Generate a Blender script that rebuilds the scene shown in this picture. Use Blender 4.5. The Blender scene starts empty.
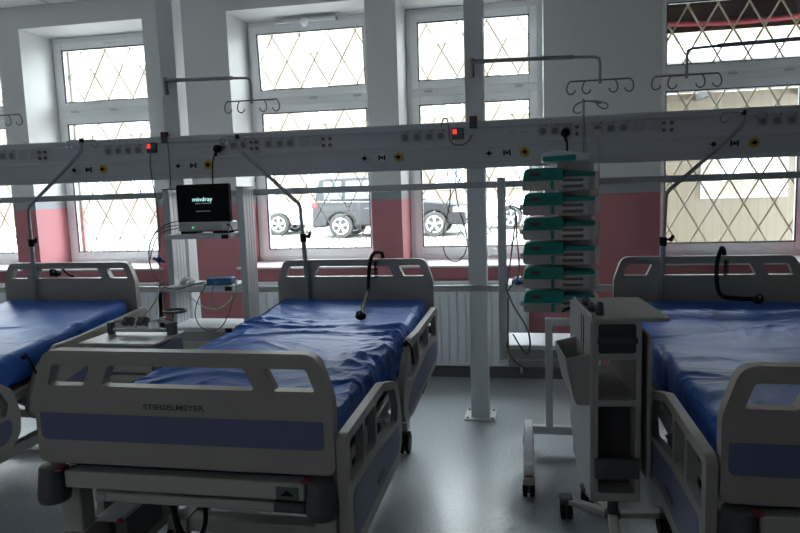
import bpy, bmesh, math, random
from mathutils import Vector, Matrix, noise
from mathutils.geometry import tessellate_polygon
random.seed(7)
C = bpy.context.scene.collection
S = bpy.context.scene

# ------------------------------------------------------------------ camera
cam_d = bpy.data.cameras.new('camera'); cam = bpy.data.objects.new('camera', cam_d); C.objects.link(cam)
R_ = ((0.9822763670858091, 0.18467648488492405, -0.032058299943279425),
      (0.00937286585467854, 0.12242482932706278, 0.9924335295373236),
      (-0.18720386761596314, 0.9751444801129666, -0.11852406867314749))
r_, u_, f_ = (Vector(v) for v in R_)
cam.matrix_world = Matrix(((r_.x, u_.x, -f_.x, 0), (r_.y, u_.y, -f_.y, 0), (r_.z, u_.z, -f_.z, 1.5), (0, 0, 0, 1)))
cam_d.sensor_width = 36; cam_d.lens = 664.564 / 800 * 36; cam_d.clip_start = .05; cam_d.clip_end = 200
S.camera = cam
# ------------------------------------------------------------------ light
S.view_settings.view_transform = 'Standard'; S.view_settings.look = 'None'
S.view_settings.gamma = 1; S.view_settings.use_curve_mapping = False
S.view_settings.exposure = 2.8
w = bpy.data.worlds.new('overcast_sky'); S.world = w; w.use_nodes = True
bg = w.node_tree.nodes['Background']; bg.inputs['Color'].default_value = (.86, .94, 1, 1); bg.inputs['Strength'].default_value = 2.5
sd = bpy.data.lights.new('sun', 'SUN'); sd.energy = 1.2; sd.angle = .03; sd.color = (1, .95, .87)
sun = bpy.data.objects.new('sun', sd); C.objects.link(sun)
sun.rotation_euler = (math.radians(40), 0, math.radians(-35))   # high sun from behind the building, over the street
def portal(x0, x1, y=5.62, z0=.9, z1=2.92):
    d = bpy.data.lights.new('daylight_portal', 'AREA'); d.shape = 'RECTANGLE'; d.size = x1 - x0; d.size_y = z1 - z0
    d.cycles.is_portal = True
    o = bpy.data.objects.new('daylight_portal', d); C.objects.link(o)
    o.location = ((x0 + x1) / 2, y, (z0 + z1) / 2); o.rotation_euler = (-math.pi / 2, 0, 0)
WIN = [(-5.54, -4.40), (-4.18, -3.04), (-2.31, -1.19), (-.95, .135), (.955, 2.10)]
for a, b in WIN: portal(a, b)

portal(-3.4, -3.05, -3.42, 1.3, 2.3); C.objects[-1].rotation_euler = (math.pi / 2, 0, 0)   # added opening in the unseen wall behind the camera, for fill daylight
# ------------------------------------------------------------------ materials
def mat(name, col, rough=.5, metal=0, var=0, scale=30, bump=0, emit=0, coat=0, spec=.5, vcol=None):
    m = bpy.data.materials.new(name); m.use_nodes = True; nt = m.node_tree; b = nt.nodes['Principled BSDF']
    b.inputs['Base Color'].default_value = (*col, 1); b.inputs['Roughness'].default_value = rough
    b.inputs['Metallic'].default_value = metal; b.inputs['Specular IOR Level'].default_value = spec
    if coat: b.inputs['Coat Weight'].default_value = coat
    if emit:
        b.inputs['Emission Color'].default_value = (*col, 1); b.inputs['Emission Strength'].default_value = emit
    if var or bump:
        tc = nt.nodes.new('ShaderNodeTexCoord'); n = nt.nodes.new('ShaderNodeTexNoise')
        n.inputs['Scale'].default_value = scale; n.inputs['Detail'].default_value = 4
        nt.links.new(tc.outputs['Object'], n.inputs['Vector'])
        if var:
            rp = nt.nodes.new('ShaderNodeValToRGB')
            c2 = vcol or tuple(max(0, c * (1 - var)) for c in col)
            rp.color_ramp.elements[0].color = (*c2, 1); rp.color_ramp.elements[1].color = (*[min(1, c * (1 + var * .3)) for c in col], 1)
            rp.color_ramp.elements[0].position = .35; rp.color_ramp.elements[1].position = .65
            nt.links.new(n.outputs['Fac'], rp.inputs[0]); nt.links.new(rp.outputs[0], b.inputs['Base Color'])
        if bump:
            bp = nt.nodes.new('ShaderNodeBump'); bp.inputs['Strength'].default_value = bump; bp.inputs['Distance'].default_value = .01
            nt.links.new(n.outputs['Fac'], bp.inputs['Height']); nt.links.new(bp.outputs[0], b.inputs['Normal'])
    return m
M = dict(
    plastic=mat('warm_grey_plastic', (.36, .335, .30), .42, var=.05, scale=8, bump=.03),
    plastic_dark=mat('dark_grey_plastic', (.085, .085, .09), .5),
    stripe=mat('violet_blue_insert', (.125, .145, .265), .45),
    text=mat('dark_lettering', (.05, .05, .055), .5),
    steel=mat('painted_steel', (.46, .44, .41), .4, .1),
    darkmetal=mat('dark_undercarriage', (.13, .13, .135), .5, .3),
    chrome=mat('chrome', (.45, .45, .46), .25, 1),
    greymetal=mat('satin_metal', (.30, .31, .32), .42, .7),
    white=mat('white_powder_coat', (.76, .78, .80), .4, var=.03, scale=6),
    panel=mat('panel_enamel', (.54, .55, .565), .42, .0, var=.03, scale=3),
    panel2=mat('panel_socket_plastic', (.43, .44, .45), .45),
    alu=mat('anodised_aluminium', (.58, .60, .61), .38, .35),
    rail=mat('rail_aluminium', (.44, .455, .47), .42, .3),
    black=mat('black_rubber', (.012, .012, .013), .65, spec=.15),
    red=mat('red_plastic', (.6, .02, .03), .4),
    darkred=mat('dark_red_plastic', (.20, .035, .045), .5),
    redlamp=mat('lit_red_lamp', (1, .05, .05), .4, emit=.14),
    green=mat('green_plastic', (.014, .30, .25), .4),
    pumpgrey=mat('pump_grey_plastic', (.52, .48, .45), .5),
    pumpdark=mat('pump_slot', (.17, .13, .12), .5),
    cream=mat('cream_plastic', (.68, .62, .55), .45),
    yellow=mat('yellow_ring', (.55, .36, .04), .5),
    screen=mat('black_screen', (.006, .006, .007), .5, spec=.15),
    teal=mat('lit_teal_lettering', (.5, .85, .80), .5, emit=.16),
    dimtext=mat('dim_screen_lettering', (.3, .4, .4), .5, emit=.03),
    led=mat('lit_green_lamp', (.1, 1, .3), .5, emit=.12),
    bluebox=mat('blue_plastic', (.02, .17, .36), .35),
    tissue=mat('white_plastic_film', (.75, .76, .76), .5),
    violet=mat('violet_blue_plastic', (.02, .03, .22), .4),
    radiator=mat('radiator_enamel', (.72, .76, .80), .35),
    frame=mat('white_window_plastic', (.86, .87, .88), .35),
    seal=mat('dark_gasket', (.03, .03, .03), .6),
    sill=mat('white_sill', (.74, .75, .76), .35),
    barsfar=mat('pale_painted_bars', (.17, .145, .11), .5),
    bars=mat('cream_painted_bars', (.19, .155, .10), .5),
    carblack=mat('dark_car_paint', (.010, .011, .014), .3),
    carwhite=mat('white_car_paint', (.75, .77, .8), .3, coat=.5),
    carglass=mat('car_glass', (.09, .12, .14), .1),
    tyre=mat('tyre_rubber', (.03, .03, .03), .8),
    facade=mat('cream_facade', (.17, .145, .11), .8, var=.3, scale=1),
    facwin=mat('facade_window_glass', (.25, .29, .33), .2),
    asphalt=mat('pale_paving', (.22, .215, .205), .9, var=.15, scale=2),
    tile=mat('ceiling_tile', (.80, .81, .81), .8, var=.03, scale=60),
    tgrid=mat('ceiling_grid', (.5, .51, .52), .5),
    wallp=mat('plain_wall_paint', (.72, .72, .70), .8),
    cartbody=mat('cart_grey_laminate', (.44, .42, .395), .45),
    carttop=mat('cart_top_laminate', (.42, .395, .36), .4),
    cartside=mat('cart_white_side', (.50, .505, .51), .45),
    cartdark=mat('cart_dark_recess', (.055, .055, .058), .5),
    cartblue=mat('slate_blue_side', (.10, .12, .16), .5),
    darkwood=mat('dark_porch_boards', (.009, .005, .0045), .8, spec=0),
    awning=mat('red_awning', (.22, .02, .03), .7),
    white_panel=mat('white_roof_sheet', (.24, .25, .26), .5),
    socketwell=mat('socket_well_grey', (.20, .205, .21), .5),
    skirt=mat('grey_skirting', (.16, .165, .175), .5),
)
def zbands(name):
    m = bpy.data.materials.new(name); m.use_nodes = True; nt = m.node_tree; b = nt.nodes['Principled BSDF']
    g = nt.nodes.new('ShaderNodeNewGeometry'); sp = nt.nodes.new('ShaderNodeSeparateXYZ'); nt.links.new(g.outputs['Position'], sp.inputs[0])
    mr = nt.nodes.new('ShaderNodeMath'); mr.operation = 'DIVIDE'; mr.inputs[1].default_value = 4; nt.links.new(sp.outputs['Z'], mr.inputs[0])
    rp = nt.nodes.new('ShaderNodeValToRGB'); rp.color_ramp.interpolation = 'CONSTANT'
    e = rp.color_ramp.elements; e[0].position = 0; e[0].color = (.50, .19, .215, 1)
    e[1].position = 1.40 / 4; e[1].color = (.30, .32, .35, 1)
    n = e.new(1.462 / 4); n.color = (.66, .67, .66, 1)
    nt.links.new(mr.outputs[0], rp.inputs[0]); nt.links.new(rp.outputs[0], b.inputs['Base Color'])
    b.inputs['Roughness'].default_value = .5
    nz = nt.nodes.new('ShaderNodeTexNoise'); nz.inputs['Scale'].default_value = 120; bp = nt.nodes.new('ShaderNodeBump')
    bp.inputs['Strength'].default_value = .06; nt.links.new(g.outputs['Position'], nz.inputs['Vector'])
    nt.links.new(nz.outputs['Fac'], bp.inputs['Height']); nt.links.new(bp.outputs[0], b.inputs['Normal'])
    return m
M['wall'] = zbands('two_tone_wall_paint')
def floor_mat():
    m = bpy.data.materials.new('speckled_vinyl'); m.use_nodes = True; nt = m.node_tree; b = nt.nodes['Principled BSDF']
    g = nt.nodes.new('ShaderNodeNewGeometry')
    a = nt.nodes.new('ShaderNodeTexNoise'); a.inputs['Scale'].default_value = 60; a.inputs['Detail'].default_value = 5
    c = nt.nodes.new('ShaderNodeTexNoise'); c.inputs['Scale'].default_value = 3; c.inputs['Detail'].default_value = 6
    for n in (a, c): nt.links.new(g.outputs['Position'], n.inputs['Vector'])
    rp = nt.nodes.new('ShaderNodeValToRGB'); rp.color_ramp.elements[0].position = .3; rp.color_ramp.elements[1].position = .7
    rp.color_ramp.elements[0].color = (.37, .41, .44, 1); rp.color_ramp.elements[1].color = (.50, .55, .585, 1)
    nt.links.new(a.outputs['Fac'], rp.inputs[0]); nt.links.new(rp.outputs[0], b.inputs['Base Color'])
    mr = nt.nodes.new('ShaderNodeMapRange'); mr.inputs[3].default_value = .22; mr.inputs[4].default_value = .4
    nt.links.new(c.outputs['Fac'], mr.inputs[0]); nt.links.new(mr.outputs[0], b.inputs['Roughness'])
    bp = nt.nodes.new('ShaderNodeBump'); bp.inputs['Strength'].default_value = .08; bp.inputs['Distance'].default_value = .01
    nt.links.new(a.outputs['Fac'], bp.inputs['Height']); nt.links.new(bp.outputs[0], b.inputs['Normal'])
    return m
M['floor'] = floor_mat()
def glass_mat():
    m = bpy.data.materials.new('window_glass'); m.use_nodes = True; nt = m.node_tree; nt.nodes.clear()
    o = nt.nodes.new('ShaderNodeOutputMaterial'); mx = nt.nodes.new('ShaderNodeMixShader'); mx.inputs[0].default_value = .06
    t = nt.nodes.new('ShaderNodeBsdfTransparent'); t.inputs[0].default_value = (.95, .97, .96, 1)
    g = nt.nodes.new('ShaderNodeBsdfGlossy'); g.inputs['Roughness'].default_value = .02
    nt.links.new(t.outputs[0], mx.inputs[1]); nt.links.new(g.outputs[0], mx.inputs[2]); nt.links.new(mx.outputs[0], o.inputs[0])
    return m
M['glass'] = glass_mat()
def boards_mat():
    m = bpy.data.materials.new('vertical_cream_boards'); m.use_nodes = True; nt = m.node_tree; b = nt.nodes['Principled BSDF']
    g = nt.nodes.new('ShaderNodeNewGeometry'); wv = nt.nodes.new('ShaderNodeTexWave'); wv.inputs['Scale'].default_value = 3.2
    wv.wave_profile = 'SAW'; nt.links.new(g.outputs['Position'], wv.inputs['Vector'])
    rp = nt.nodes.new('ShaderNodeValToRGB'); rp.color_ramp.elements[0].color = (.15, .125, .085, 1); rp.color_ramp.elements[1].color = (.215, .19, .14, 1)
    rp.color_ramp.elements[1].position = .12
    nt.links.new(wv.outputs['Fac'], rp.inputs[0]); nt.links.new(rp.outputs[0], b.inputs['Base Color']); b.inputs['Roughness'].default_value = .7
    return m
M['boards'] = boards_mat()
def sheet_mat():
    m = mat('blue_coated_fabric', (.04, .145, .52), .42, spec=.22)
    nt = m.node_tree; b = nt.nodes['Principled BSDF']
    tc = nt.nodes.new('ShaderNodeTexCoord'); n = nt.nodes.new('ShaderNodeTexNoise'); n.inputs['Scale'].default_value = 14
    n.inputs['Detail'].default_value = 3; n.inputs['Distortion'].default_value = 1.2
    bp = nt.nodes.new('ShaderNodeBump'); bp.inputs['Strength'].default_value = .18; bp.inputs['Distance'].default_value = .01
    nt.links.new(tc.outputs['Object'], n.inputs['Vector']); nt.links.new(n.outputs['Fac'], bp.inputs['Height']); nt.links.new(bp.outputs[0], b.inputs['Normal'])
    return m
M['sheet'] = sheet_mat()

# ------------------------------------------------------------------ mesh helpers
def V(*a): return Vector(a)
class MB:
    """collects shapes, links them as one mesh object"""
    def __init__(s): s.v = []; s.f = []
    def add(s, vs, fs):
        k = len(s.v); s.v += [tuple(p) for p in vs]; s.f += [tuple(i + k for i in f) for f in fs]; return s
    def box(s, x0, x1, y0, y1, z0, z1, mtx=None):
        vs = [V(x, y, z) for z in (z0, z1) for y in (y0, y1) for x in (x0, x1)]
        if mtx: vs = [mtx @ p for p in vs]
        return s.add(vs, [(0, 2, 3, 1), (4, 5, 7, 6), (0, 1, 5, 4), (2, 6, 7, 3), (0, 4, 6, 2), (1, 3, 7, 5)])
    def cyl(s, a, b, r, r2=None, n=16, caps=True):
        a, b = Vector(a), Vector(b); r2 = r if r2 is None else r2
        d = (b - a).normalized(); t = d.orthogonal().normalized(); u = d.cross(t)
        vs = [p + (t * math.cos(k * 2 * math.pi / n) + u * math.sin(k * 2 * math.pi / n)) * rr for p, rr in ((a, r), (b, r2)) for k in range(n)]
        fs = [(k, (k + 1) % n, n + (k + 1) % n, n + k) for k in range(n)]
        if caps: fs += [tuple(range(n - 1, -1, -1)), tuple(range(n, 2 * n))]
        return s.add(vs, fs)
    def tube(s, pts, r, n=8, smooth=0, closed=False):
        P = [Vector(p) for p in pts]
        for _ in range(smooth):
            Q = [P[0]] if not closed else []
            rng = range(len(P) - 1) if not closed else range(len(P))
            for i in rng:
                a, b = P[i], P[(i + 1) % len(P)]; Q += [a.lerp(b, .25), a.lerp(b, .75)]
            if not closed: Q.append(P[-1])
            P = Q
        m = len(P); vs = []; fs = []
        t0 = (P[1] - P[0]).normalized(); nrm = t0.orthogonal().normalized()
        for i in range(m):
            if closed: t = (P[(i + 1) % m] - P[i - 1]).normalized()
            else: t = (P[min(i + 1, m - 1)] - P[max(i - 1, 0)]).normalized()
            nrm = (nrm - t * nrm.dot(t)).normalized(); bn = t.cross(nrm)
            vs += [P[i] + (nrm * math.cos(k * 2 * math.pi / n) + bn * math.sin(k * 2 * math.pi / n)) * r for k in range(n)]
        for i in range(m if closed else m - 1):
            j = (i + 1) % m
            fs += [(i * n + k, i * n + (k + 1) % n, j * n + (k + 1) % n, j * n + k) for k in range(n)]
        if not closed: fs += [tuple(range(n - 1, -1, -1)), tuple((m - 1) * n + k for k in range(n))]
        return s.add(vs, fs)
    def prism(s, loops, depth, mtx):
        """outline with holes in local XY, thickness depth along local Z, placed by mtx"""
        flat = [p for l in loops for p in l]; n = len(flat)
        tris = tessellate_polygon([[V(p[0], p[1], 0) for p in l] for l in loops])
        vs = [mtx @ V(p[0], p[1], 0) for p in flat] + [mtx @ V(p[0], p[1], depth) for p in flat]
        fs = []
        for t in tris: fs.append(tuple(t)); fs.append(tuple(i + n for i in reversed(t)))
        o = 0
        for l in loops:
            m = len(l)
            for i in range(m): j = (i + 1) % m; fs.append((o + i, o + j, o + j + n, o + i + n))
            o += m
        return s.add(vs, fs)
    def sphere(s, c, r, n=12, sc=(1, 1, 1)):
        c = Vector(c); vs = []; fs = []; m = n // 2
        for i in range(1, m):
            th = math.pi * i / m
            for k in range(n): ph = 2 * math.pi * k / n; vs.append(c + V(r * sc[0] * math.sin(th) * math.cos(ph), r * sc[1] * math.sin(th) * math.sin(ph), r * sc[2] * math.cos(th)))
        for i in range(m - 2): fs += [(i * n + k, i * n + n + k, i * n + n + (k + 1) % n, i * n + (k + 1) % n) for k in range(n)]
        vs += [c + V(0, 0, r * sc[2]), c - V(0, 0, r * sc[2])]; t = len(vs) - 2; b = (m - 2) * n
        fs += [(t, k, (k + 1) % n) for k in range(n)] + [(t + 1, b + (k + 1) % n, b + k) for k in range(n)]
        return s.add(vs, fs)
    def build(s, name, m, parent=None, bevel=0, seg=2, smooth=True, origin=None):
        me = bpy.data.meshes.new(name)
        o_ = Vector(origin) if origin is not None else V(0, 0, 0)
        me.from_pydata([tuple(Vector(p) - o_) for p in s.v], [], s.f); me.update()
        bm = bmesh.new(); bm.from_mesh(me); bmesh.ops.recalc_face_normals(bm, faces=bm.faces)
        if len(s.f) > 8: bmesh.ops.dissolve_limit(bm, angle_limit=.002, verts=bm.verts, edges=bm.edges) if bevel else None
        bm.to_mesh(me); bm.free()
        me.materials.append(M[m] if isinstance(m, str) else m)
        o = bpy.data.objects.new(name, me); C.objects.link(o); o.location = o_
        if parent:
            o.parent = parent; o.location = o_ 
        if bevel:
            b = o.modifiers.new('bevel', 'BEVEL'); b.width = bevel; b.segments = seg; b.limit_method = 'ANGLE'; b.angle_limit = .6
            b.harden_normals = False
        if smooth:
            for p in me.polygons: p.use_smooth = True
            try: me.set_sharp_from_angle(angle=.6)
            except Exception: pass
        return o
XZ = Matrix(((1, 0, 0, 0), (0, 0, 1, 0), (0, 1, 0, 0), (0, 0, 0, 1)))       # local (x,y) -> world (x,z), depth -> +y
YZ = Matrix(((0, 0, 1, 0), (1, 0, 0, 0), (0, 1, 0, 0), (0, 0, 0, 1)))       # local (x,y) -> world (y,z), depth -> +x
def T(x, y, z): return Matrix.Translation((x, y, z))
def rnd(pts, rad, n=5):
    """round the corners of a polygon; rad is one radius or a list"""
    out = []; m = len(pts)
    for i, p in enumerate(pts):
        r = rad[i] if isinstance(rad, (list, tuple)) else rad
        p = Vector(p); a = Vector(pts[i - 1]) - p; b = Vector(pts[(i + 1) % m]) - p
        if r <= 0: out.append(tuple(p)); continue
        an = a.angle(b); d = min(r / math.tan(an / 2), a.length * .49, b.length * .49)
        s, e = p + a.normalized() * d, p + b.normalized() * d
        for k in range(n + 1):
            t = k / n; out.append(tuple((1 - t) ** 2 * s + 2 * t * (1 - t) * p + t * t * e))
    return out
def tag(o, label=None, cat=None, group=None, kind=None):
    if label: o['label'] = label
    if cat: o['category'] = cat
    if group: o['group'] = group
    if kind: o['kind'] = kind
    return o
def thing(name, label, cat, loc=(0, 0, 0), rz=0, group=None, kind=None):
    o = bpy.data.objects.new(name, None); C.objects.link(o); o.location = loc; o.rotation_euler = (0, 0, rz)
    o.empty_display_size = .05
    return tag(o, label, cat, group, kind)
def P(parent, p):   # world point -> local of an unrotated thing
    return Vector(p) - parent.location
def lettering(name, txt, size, m, parent, mtx, bold=0, width=None):
    cu = bpy.data.curves.new(name, 'FONT'); cu.body = txt; cu.size = size; cu.extrude = .0006; cu.offset = bold
    to = bpy.data.objects.new(name, cu); C.objects.link(to); bpy.context.view_layer.update()
    me = bpy.data.meshes.new_from_object(to.evaluated_get(bpy.context.evaluated_depsgraph_get()))
    C.objects.unlink(to); bpy.data.objects.remove(to)
    xs = [v.co.x for v in me.vertices]; k = (width / (max(xs) - min(xs))) if width else 1
    me.transform(Matrix.Diagonal((k, 1, 1, 1))); me.transform(Matrix.Translation((-min(xs) * k, 0, 0)))
    me.transform(mtx); me.materials.clear(); me.materials.append(M[m])
    o = bpy.data.objects.new(name, me); C.objects.link(o); o.parent = parent
    return o
FRONT = Matrix(((1, 0, 0, 0), (0, 0, -1, 0), (0, 1, 0, 0), (0, 0, 0, 1)))   # text facing -y

# ------------------------------------------------------------------ room shell
YW, YF = 5.1, 5.5
def struct(mb, name, m, **k): o = mb.build(name, m, **k); o['kind'] = 'structure'; return o
RX0, RX1, RY0, H = -7.0, 3.3, -3.2, 3.1
struct(MB().box(RX0 - .2, RX1 + .2, RY0 - .2, 5.78, -.2, 0), 'floor', 'floor', smooth=False)
struct(MB().box(RX0 - .2, RX1 + .2, RY0 - .2, 5.78, H, H + .25), 'ceiling', 'tile', smooth=False)
g = MB()
x = RX0 + .15
while x < RX1: g.box(x - .012, x + .012, RY0, YW, H - .004, H + .01); x += .6
y = YW - .35
while y > RY0: g.box(RX0, RX1, y - .012, y + .012, H - .0045, H + .01); y -= .6
struct(g, 'trim_1', 'tgrid', smooth=False)
struct(MB().box(RX0 - .2, RX0, RY0, YW, 0, H), 'wall_left', 'wallp', smooth=False)
struct(MB().box(RX1, RX1 + .2, RY0, YW, 0, H), 'wall_right', 'wallp', smooth=False)
wf_ = MB(); wf_.box(RX0 - .2, RX1 + .2, RY0 - .2, RY0, 0, 1.3); wf_.box(RX0 - .2, RX1 + .2, RY0 - .2, RY0, 2.3, H)
wf_.box(RX0 - .2, -3.4, RY0 - .2, RY0, 1.3, 2.3); wf_.box(-3.05, RX1 + .2, RY0 - .2, RY0, 1.3, 2.3)  # gap added in this unseen wall to lift the shadows with daylight
struct(wf_, 'wall_front', 'wallp', smooth=False)
wb = MB()
wb.box(RX0 - .2, RX1 + .2, YW, 5.75, 0, .872); wb.box(RX0 - .2, RX1 + .2, YW, 5.75, 2.92, H)
edges = [RX0 - .2]
for a, b in WIN: edges += [a, b]
edges.append(RX1 + .2)
for i in range(0, len(edges), 2): wb.box(edges[i], edges[i + 1], YW, 5.75, .872, 2.92)
struct(wb, 'wall_back', 'wall', smooth=False)
# the splayed right reveal of the third window: cut by a wedge-free thin pier, so the opening widens towards the room
struct(MB().box(RX0, RX1, YW - .012, YW, 0, .10), 'baseboard_back', 'skirt', smooth=False)

def ring(mb, x0, x1, z0, z1, t, y0, y1):
    mb.box(x0, x0 + t, y0, y1, z0, z1); mb.box(x1 - t, x1, y0, y1, z0, z1)
    mb.box(x0 + t, x1 - t, y0, y1, z0, z0 + t); mb.box(x0 + t, x1 - t, y0, y1, z1 - t, z1)
def window(i, a, b, tilt=0, glassx=None):
    root = bpy.data.objects.new('window_%d' % i, None); C.objects.link(root); root['kind'] = 'structure'
    root.location = (a, YF, .888)
    def pt(mb, name, m, par=root, **k):
        mb.v = [tuple(Vector(p) - root.location) for p in mb.v]; return mb.build(name, m, par, **k)
    f = MB(); ring(f, a + .001, b - .001, .888, 2.919, .055, YF, YF + .07); f.box(a + .055, b - .055, YF, YF + .07, 2.205, 2.305)
    pt(f, 'frame', 'frame', bevel=.004)
    gx0, gx1 = a + .105, b - .105
    for (z0, z1, tl) in ((.93, 2.225, 0), (2.285, 2.875, tilt)):
        t = .07
        sh = MB(); ring(sh, gx0 - t, gx1 + t, z0, z1, t, YF - .018, YF + .03)
        gk = MB(); ring(gk, gx0 - .006, gx1 + .006, z0 + t - .006, z1 - t + .006, .009, YF - .0185, YF - .006)
        pn = MB().box(gx0 - .003, gx1 + .003, YF + .002, YF + .010, z0 + t - .003, z1 - t + .003)
        if tl:
            rm = T(0, YF, z0) @ Matrix.Rotation(tl, 4, 'X') @ T(0, -YF, -z0)
            for mb in (sh, gk, pn): mb.v = [tuple(rm @ Vector(p)) for p in mb.v]
        so = pt(sh, 'sash', 'frame', bevel=.005); pt(gk, 'gasket', 'seal', par=so, smooth=False); pt(pn, 'pane', 'glass', par=so, smooth=False)
    hd = MB(); hd.box(gx1 + .02, gx1 + .045, YF - .028, YF - .018, 1.50, 1.58); hd.box(gx1 + .024, gx1 + .041, YF - .06, YF - .045, 1.42, 1.56); hd.cyl((gx1 + .0325, YF - .05, 1.55), (gx1 + .0325, YF - .02, 1.55), .009)
    pt(hd, 'handle', 'frame', bevel=.003)
    hg = MB()
    for hx in (a + .18, (a + b) / 2, b - .18): hg.box(hx - .03, hx + .03, YF - .03, YF - .001, 2.262, 2.276)
    pt(hg, 'hinge', 'alu')
    if i == 2:
        op = MB(); op.box(-2.02, -1.78, YF - .12, YF - .02, 2.868, 2.888); op.box(-1.74, -1.50, YF - .12, YF - .02, 2.868, 2.888)
        op.box(-2.02, -1.5, YF - .07, YF - .03, 2.875, 2.90); pt(op, 'opener', 'alu', bevel=.003)
        kb = MB(); kb.sphere((-1.76, YF - .12, 2.86), .035); pt(kb, 'opener_gear', 'white')
    if i == 0 or i == 1:
        lb = MB().box(gx0 + .42, gx0 + .54, YF - .0205, YF - .0185, 2.84, 2.855); pt(lb, 'sticker', 'tissue')
for i, (a, b) in enumerate(WIN): window(i, a, b, tilt=math.radians(4) if i == 2 else 0)
for i, (a, b) in enumerate(WIN):
    struct(MB().box(a - .03, b + .03, YW - .035, YF, .872, .888), 'trim_%d' % (i + 2), 'sill', bevel=.004)
# diamond bars outside every window
ORD = ['first', 'second', 'third', 'fourth', 'fifth']
for i, (a, b) in enumerate(WIN):
    px_, pz, y = (.25, .43, 5.69) if i < 4 else (.222, .385, 5.69)
    lab = ['white diamond lattice bars outside the window cut by the left edge of the photo', 'white diamond lattice bars outside the window above the left bed',
           'white diamond lattice bars outside the window behind the raised pole of the middle bed', 'white diamond lattice bars outside the window split by the middle white post',
           'beige diamond lattice bars outside the right window facing the boarded wall'][i]
    gr = MB(); x0, x1, z0, z1 = a + .02, b - .02, .90, 2.90
    def seg(p, q, dy):
        (xa, za), (xb, zb) = p, q
        gr.tube([(xa, y + dy, za), (xb, y + dy, zb)], .0072 if i == 4 else .0052, 6)
    k = (x0 if i < 4 else x0 + .05) - 2.0 * px_ * 6
    s = pz / px_
    while k < x1 + 3:
        for sg in (1, -1):
            # line x = k + sg*(z - z0)/s  clipped to the opening
            zs = []
            za, zb = z0, z1
            xa, xb = k + sg * (za - z0) / s, k + sg * (zb - z0) / s
            if sg * (xb - xa) > 0 and max(xa, xb) > x0 and min(xa, xb) < x1:
                def clip(xt): return z0 + (xt - k) * s * sg
                pa, pb = (xa, za), (xb, zb)
                if pa[0] < x0: pa = (x0, clip(x0))
                if pa[0] > x1: pa = (x1, clip(x1))
                if pb[0] < x0: pb = (x0, clip(x0))
                if pb[0] > x1: pb = (x1, clip(x1))
                if abs(pa[1] - pb[1]) > .02: seg(pa, pb, .006 * sg)
        k += px_
    ring(gr, x0 - .012, x1 + .012, z0 - .012, z1 + .012, .014, y - .008, y + .008)
    for zz in (1.2, 2.6):
        gr.box(a - .01, x0, y - .006, y + .006, zz, zz + .03); gr.box(x1, b + .01, y - .006, y + .006, zz, zz + .03)
    gr.box(a + .3, a + .33, y - .006, y + .006, .86, z0)
    tag(gr.build('window_grille', 'bars' if i == 4 else 'barsfar', origin=((a + b) / 2, y, .9)), lab, 'window bars', 'diamond bars outside the windows')

# ------------------------------------------------------------------ outside
GZ = .12
struct(MB().box(-45, 45, 5.8, 60, GZ - .3, GZ), 'ground', 'asphalt', smooth=False)
fb = thing('apartment_building', 'pale cream building with window rows across the street behind the parked cars', 'building', (-6, 30, GZ))
MB().box(-24, 26, 0, 8, 0, 11).build('wall', 'facade', fb, smooth=False)
bw = MB(); 
for k in range(16):
    for zz in (1.2, 4.4, 7.6):
        xx = -22 + k * 3
        w_ = MB(); ring(w_, xx, xx + 1.3, zz, zz + 1.7, .09, -.05, .02); w_.box(xx + .62, xx + .70, -.04, .02, zz, zz + 1.7)
        fr = w_.build('window', 'white', fb, smooth=False)
        MB().box(xx + .05, xx + 1.25, -.02, .01, zz + .05, zz + 1.65).build('pane', 'facwin', fr, smooth=False)
MB().box(-24.1, 26.1, -.12, 0, 3.3, 3.5).build('ledge', 'facade', fb, smooth=False)

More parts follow.
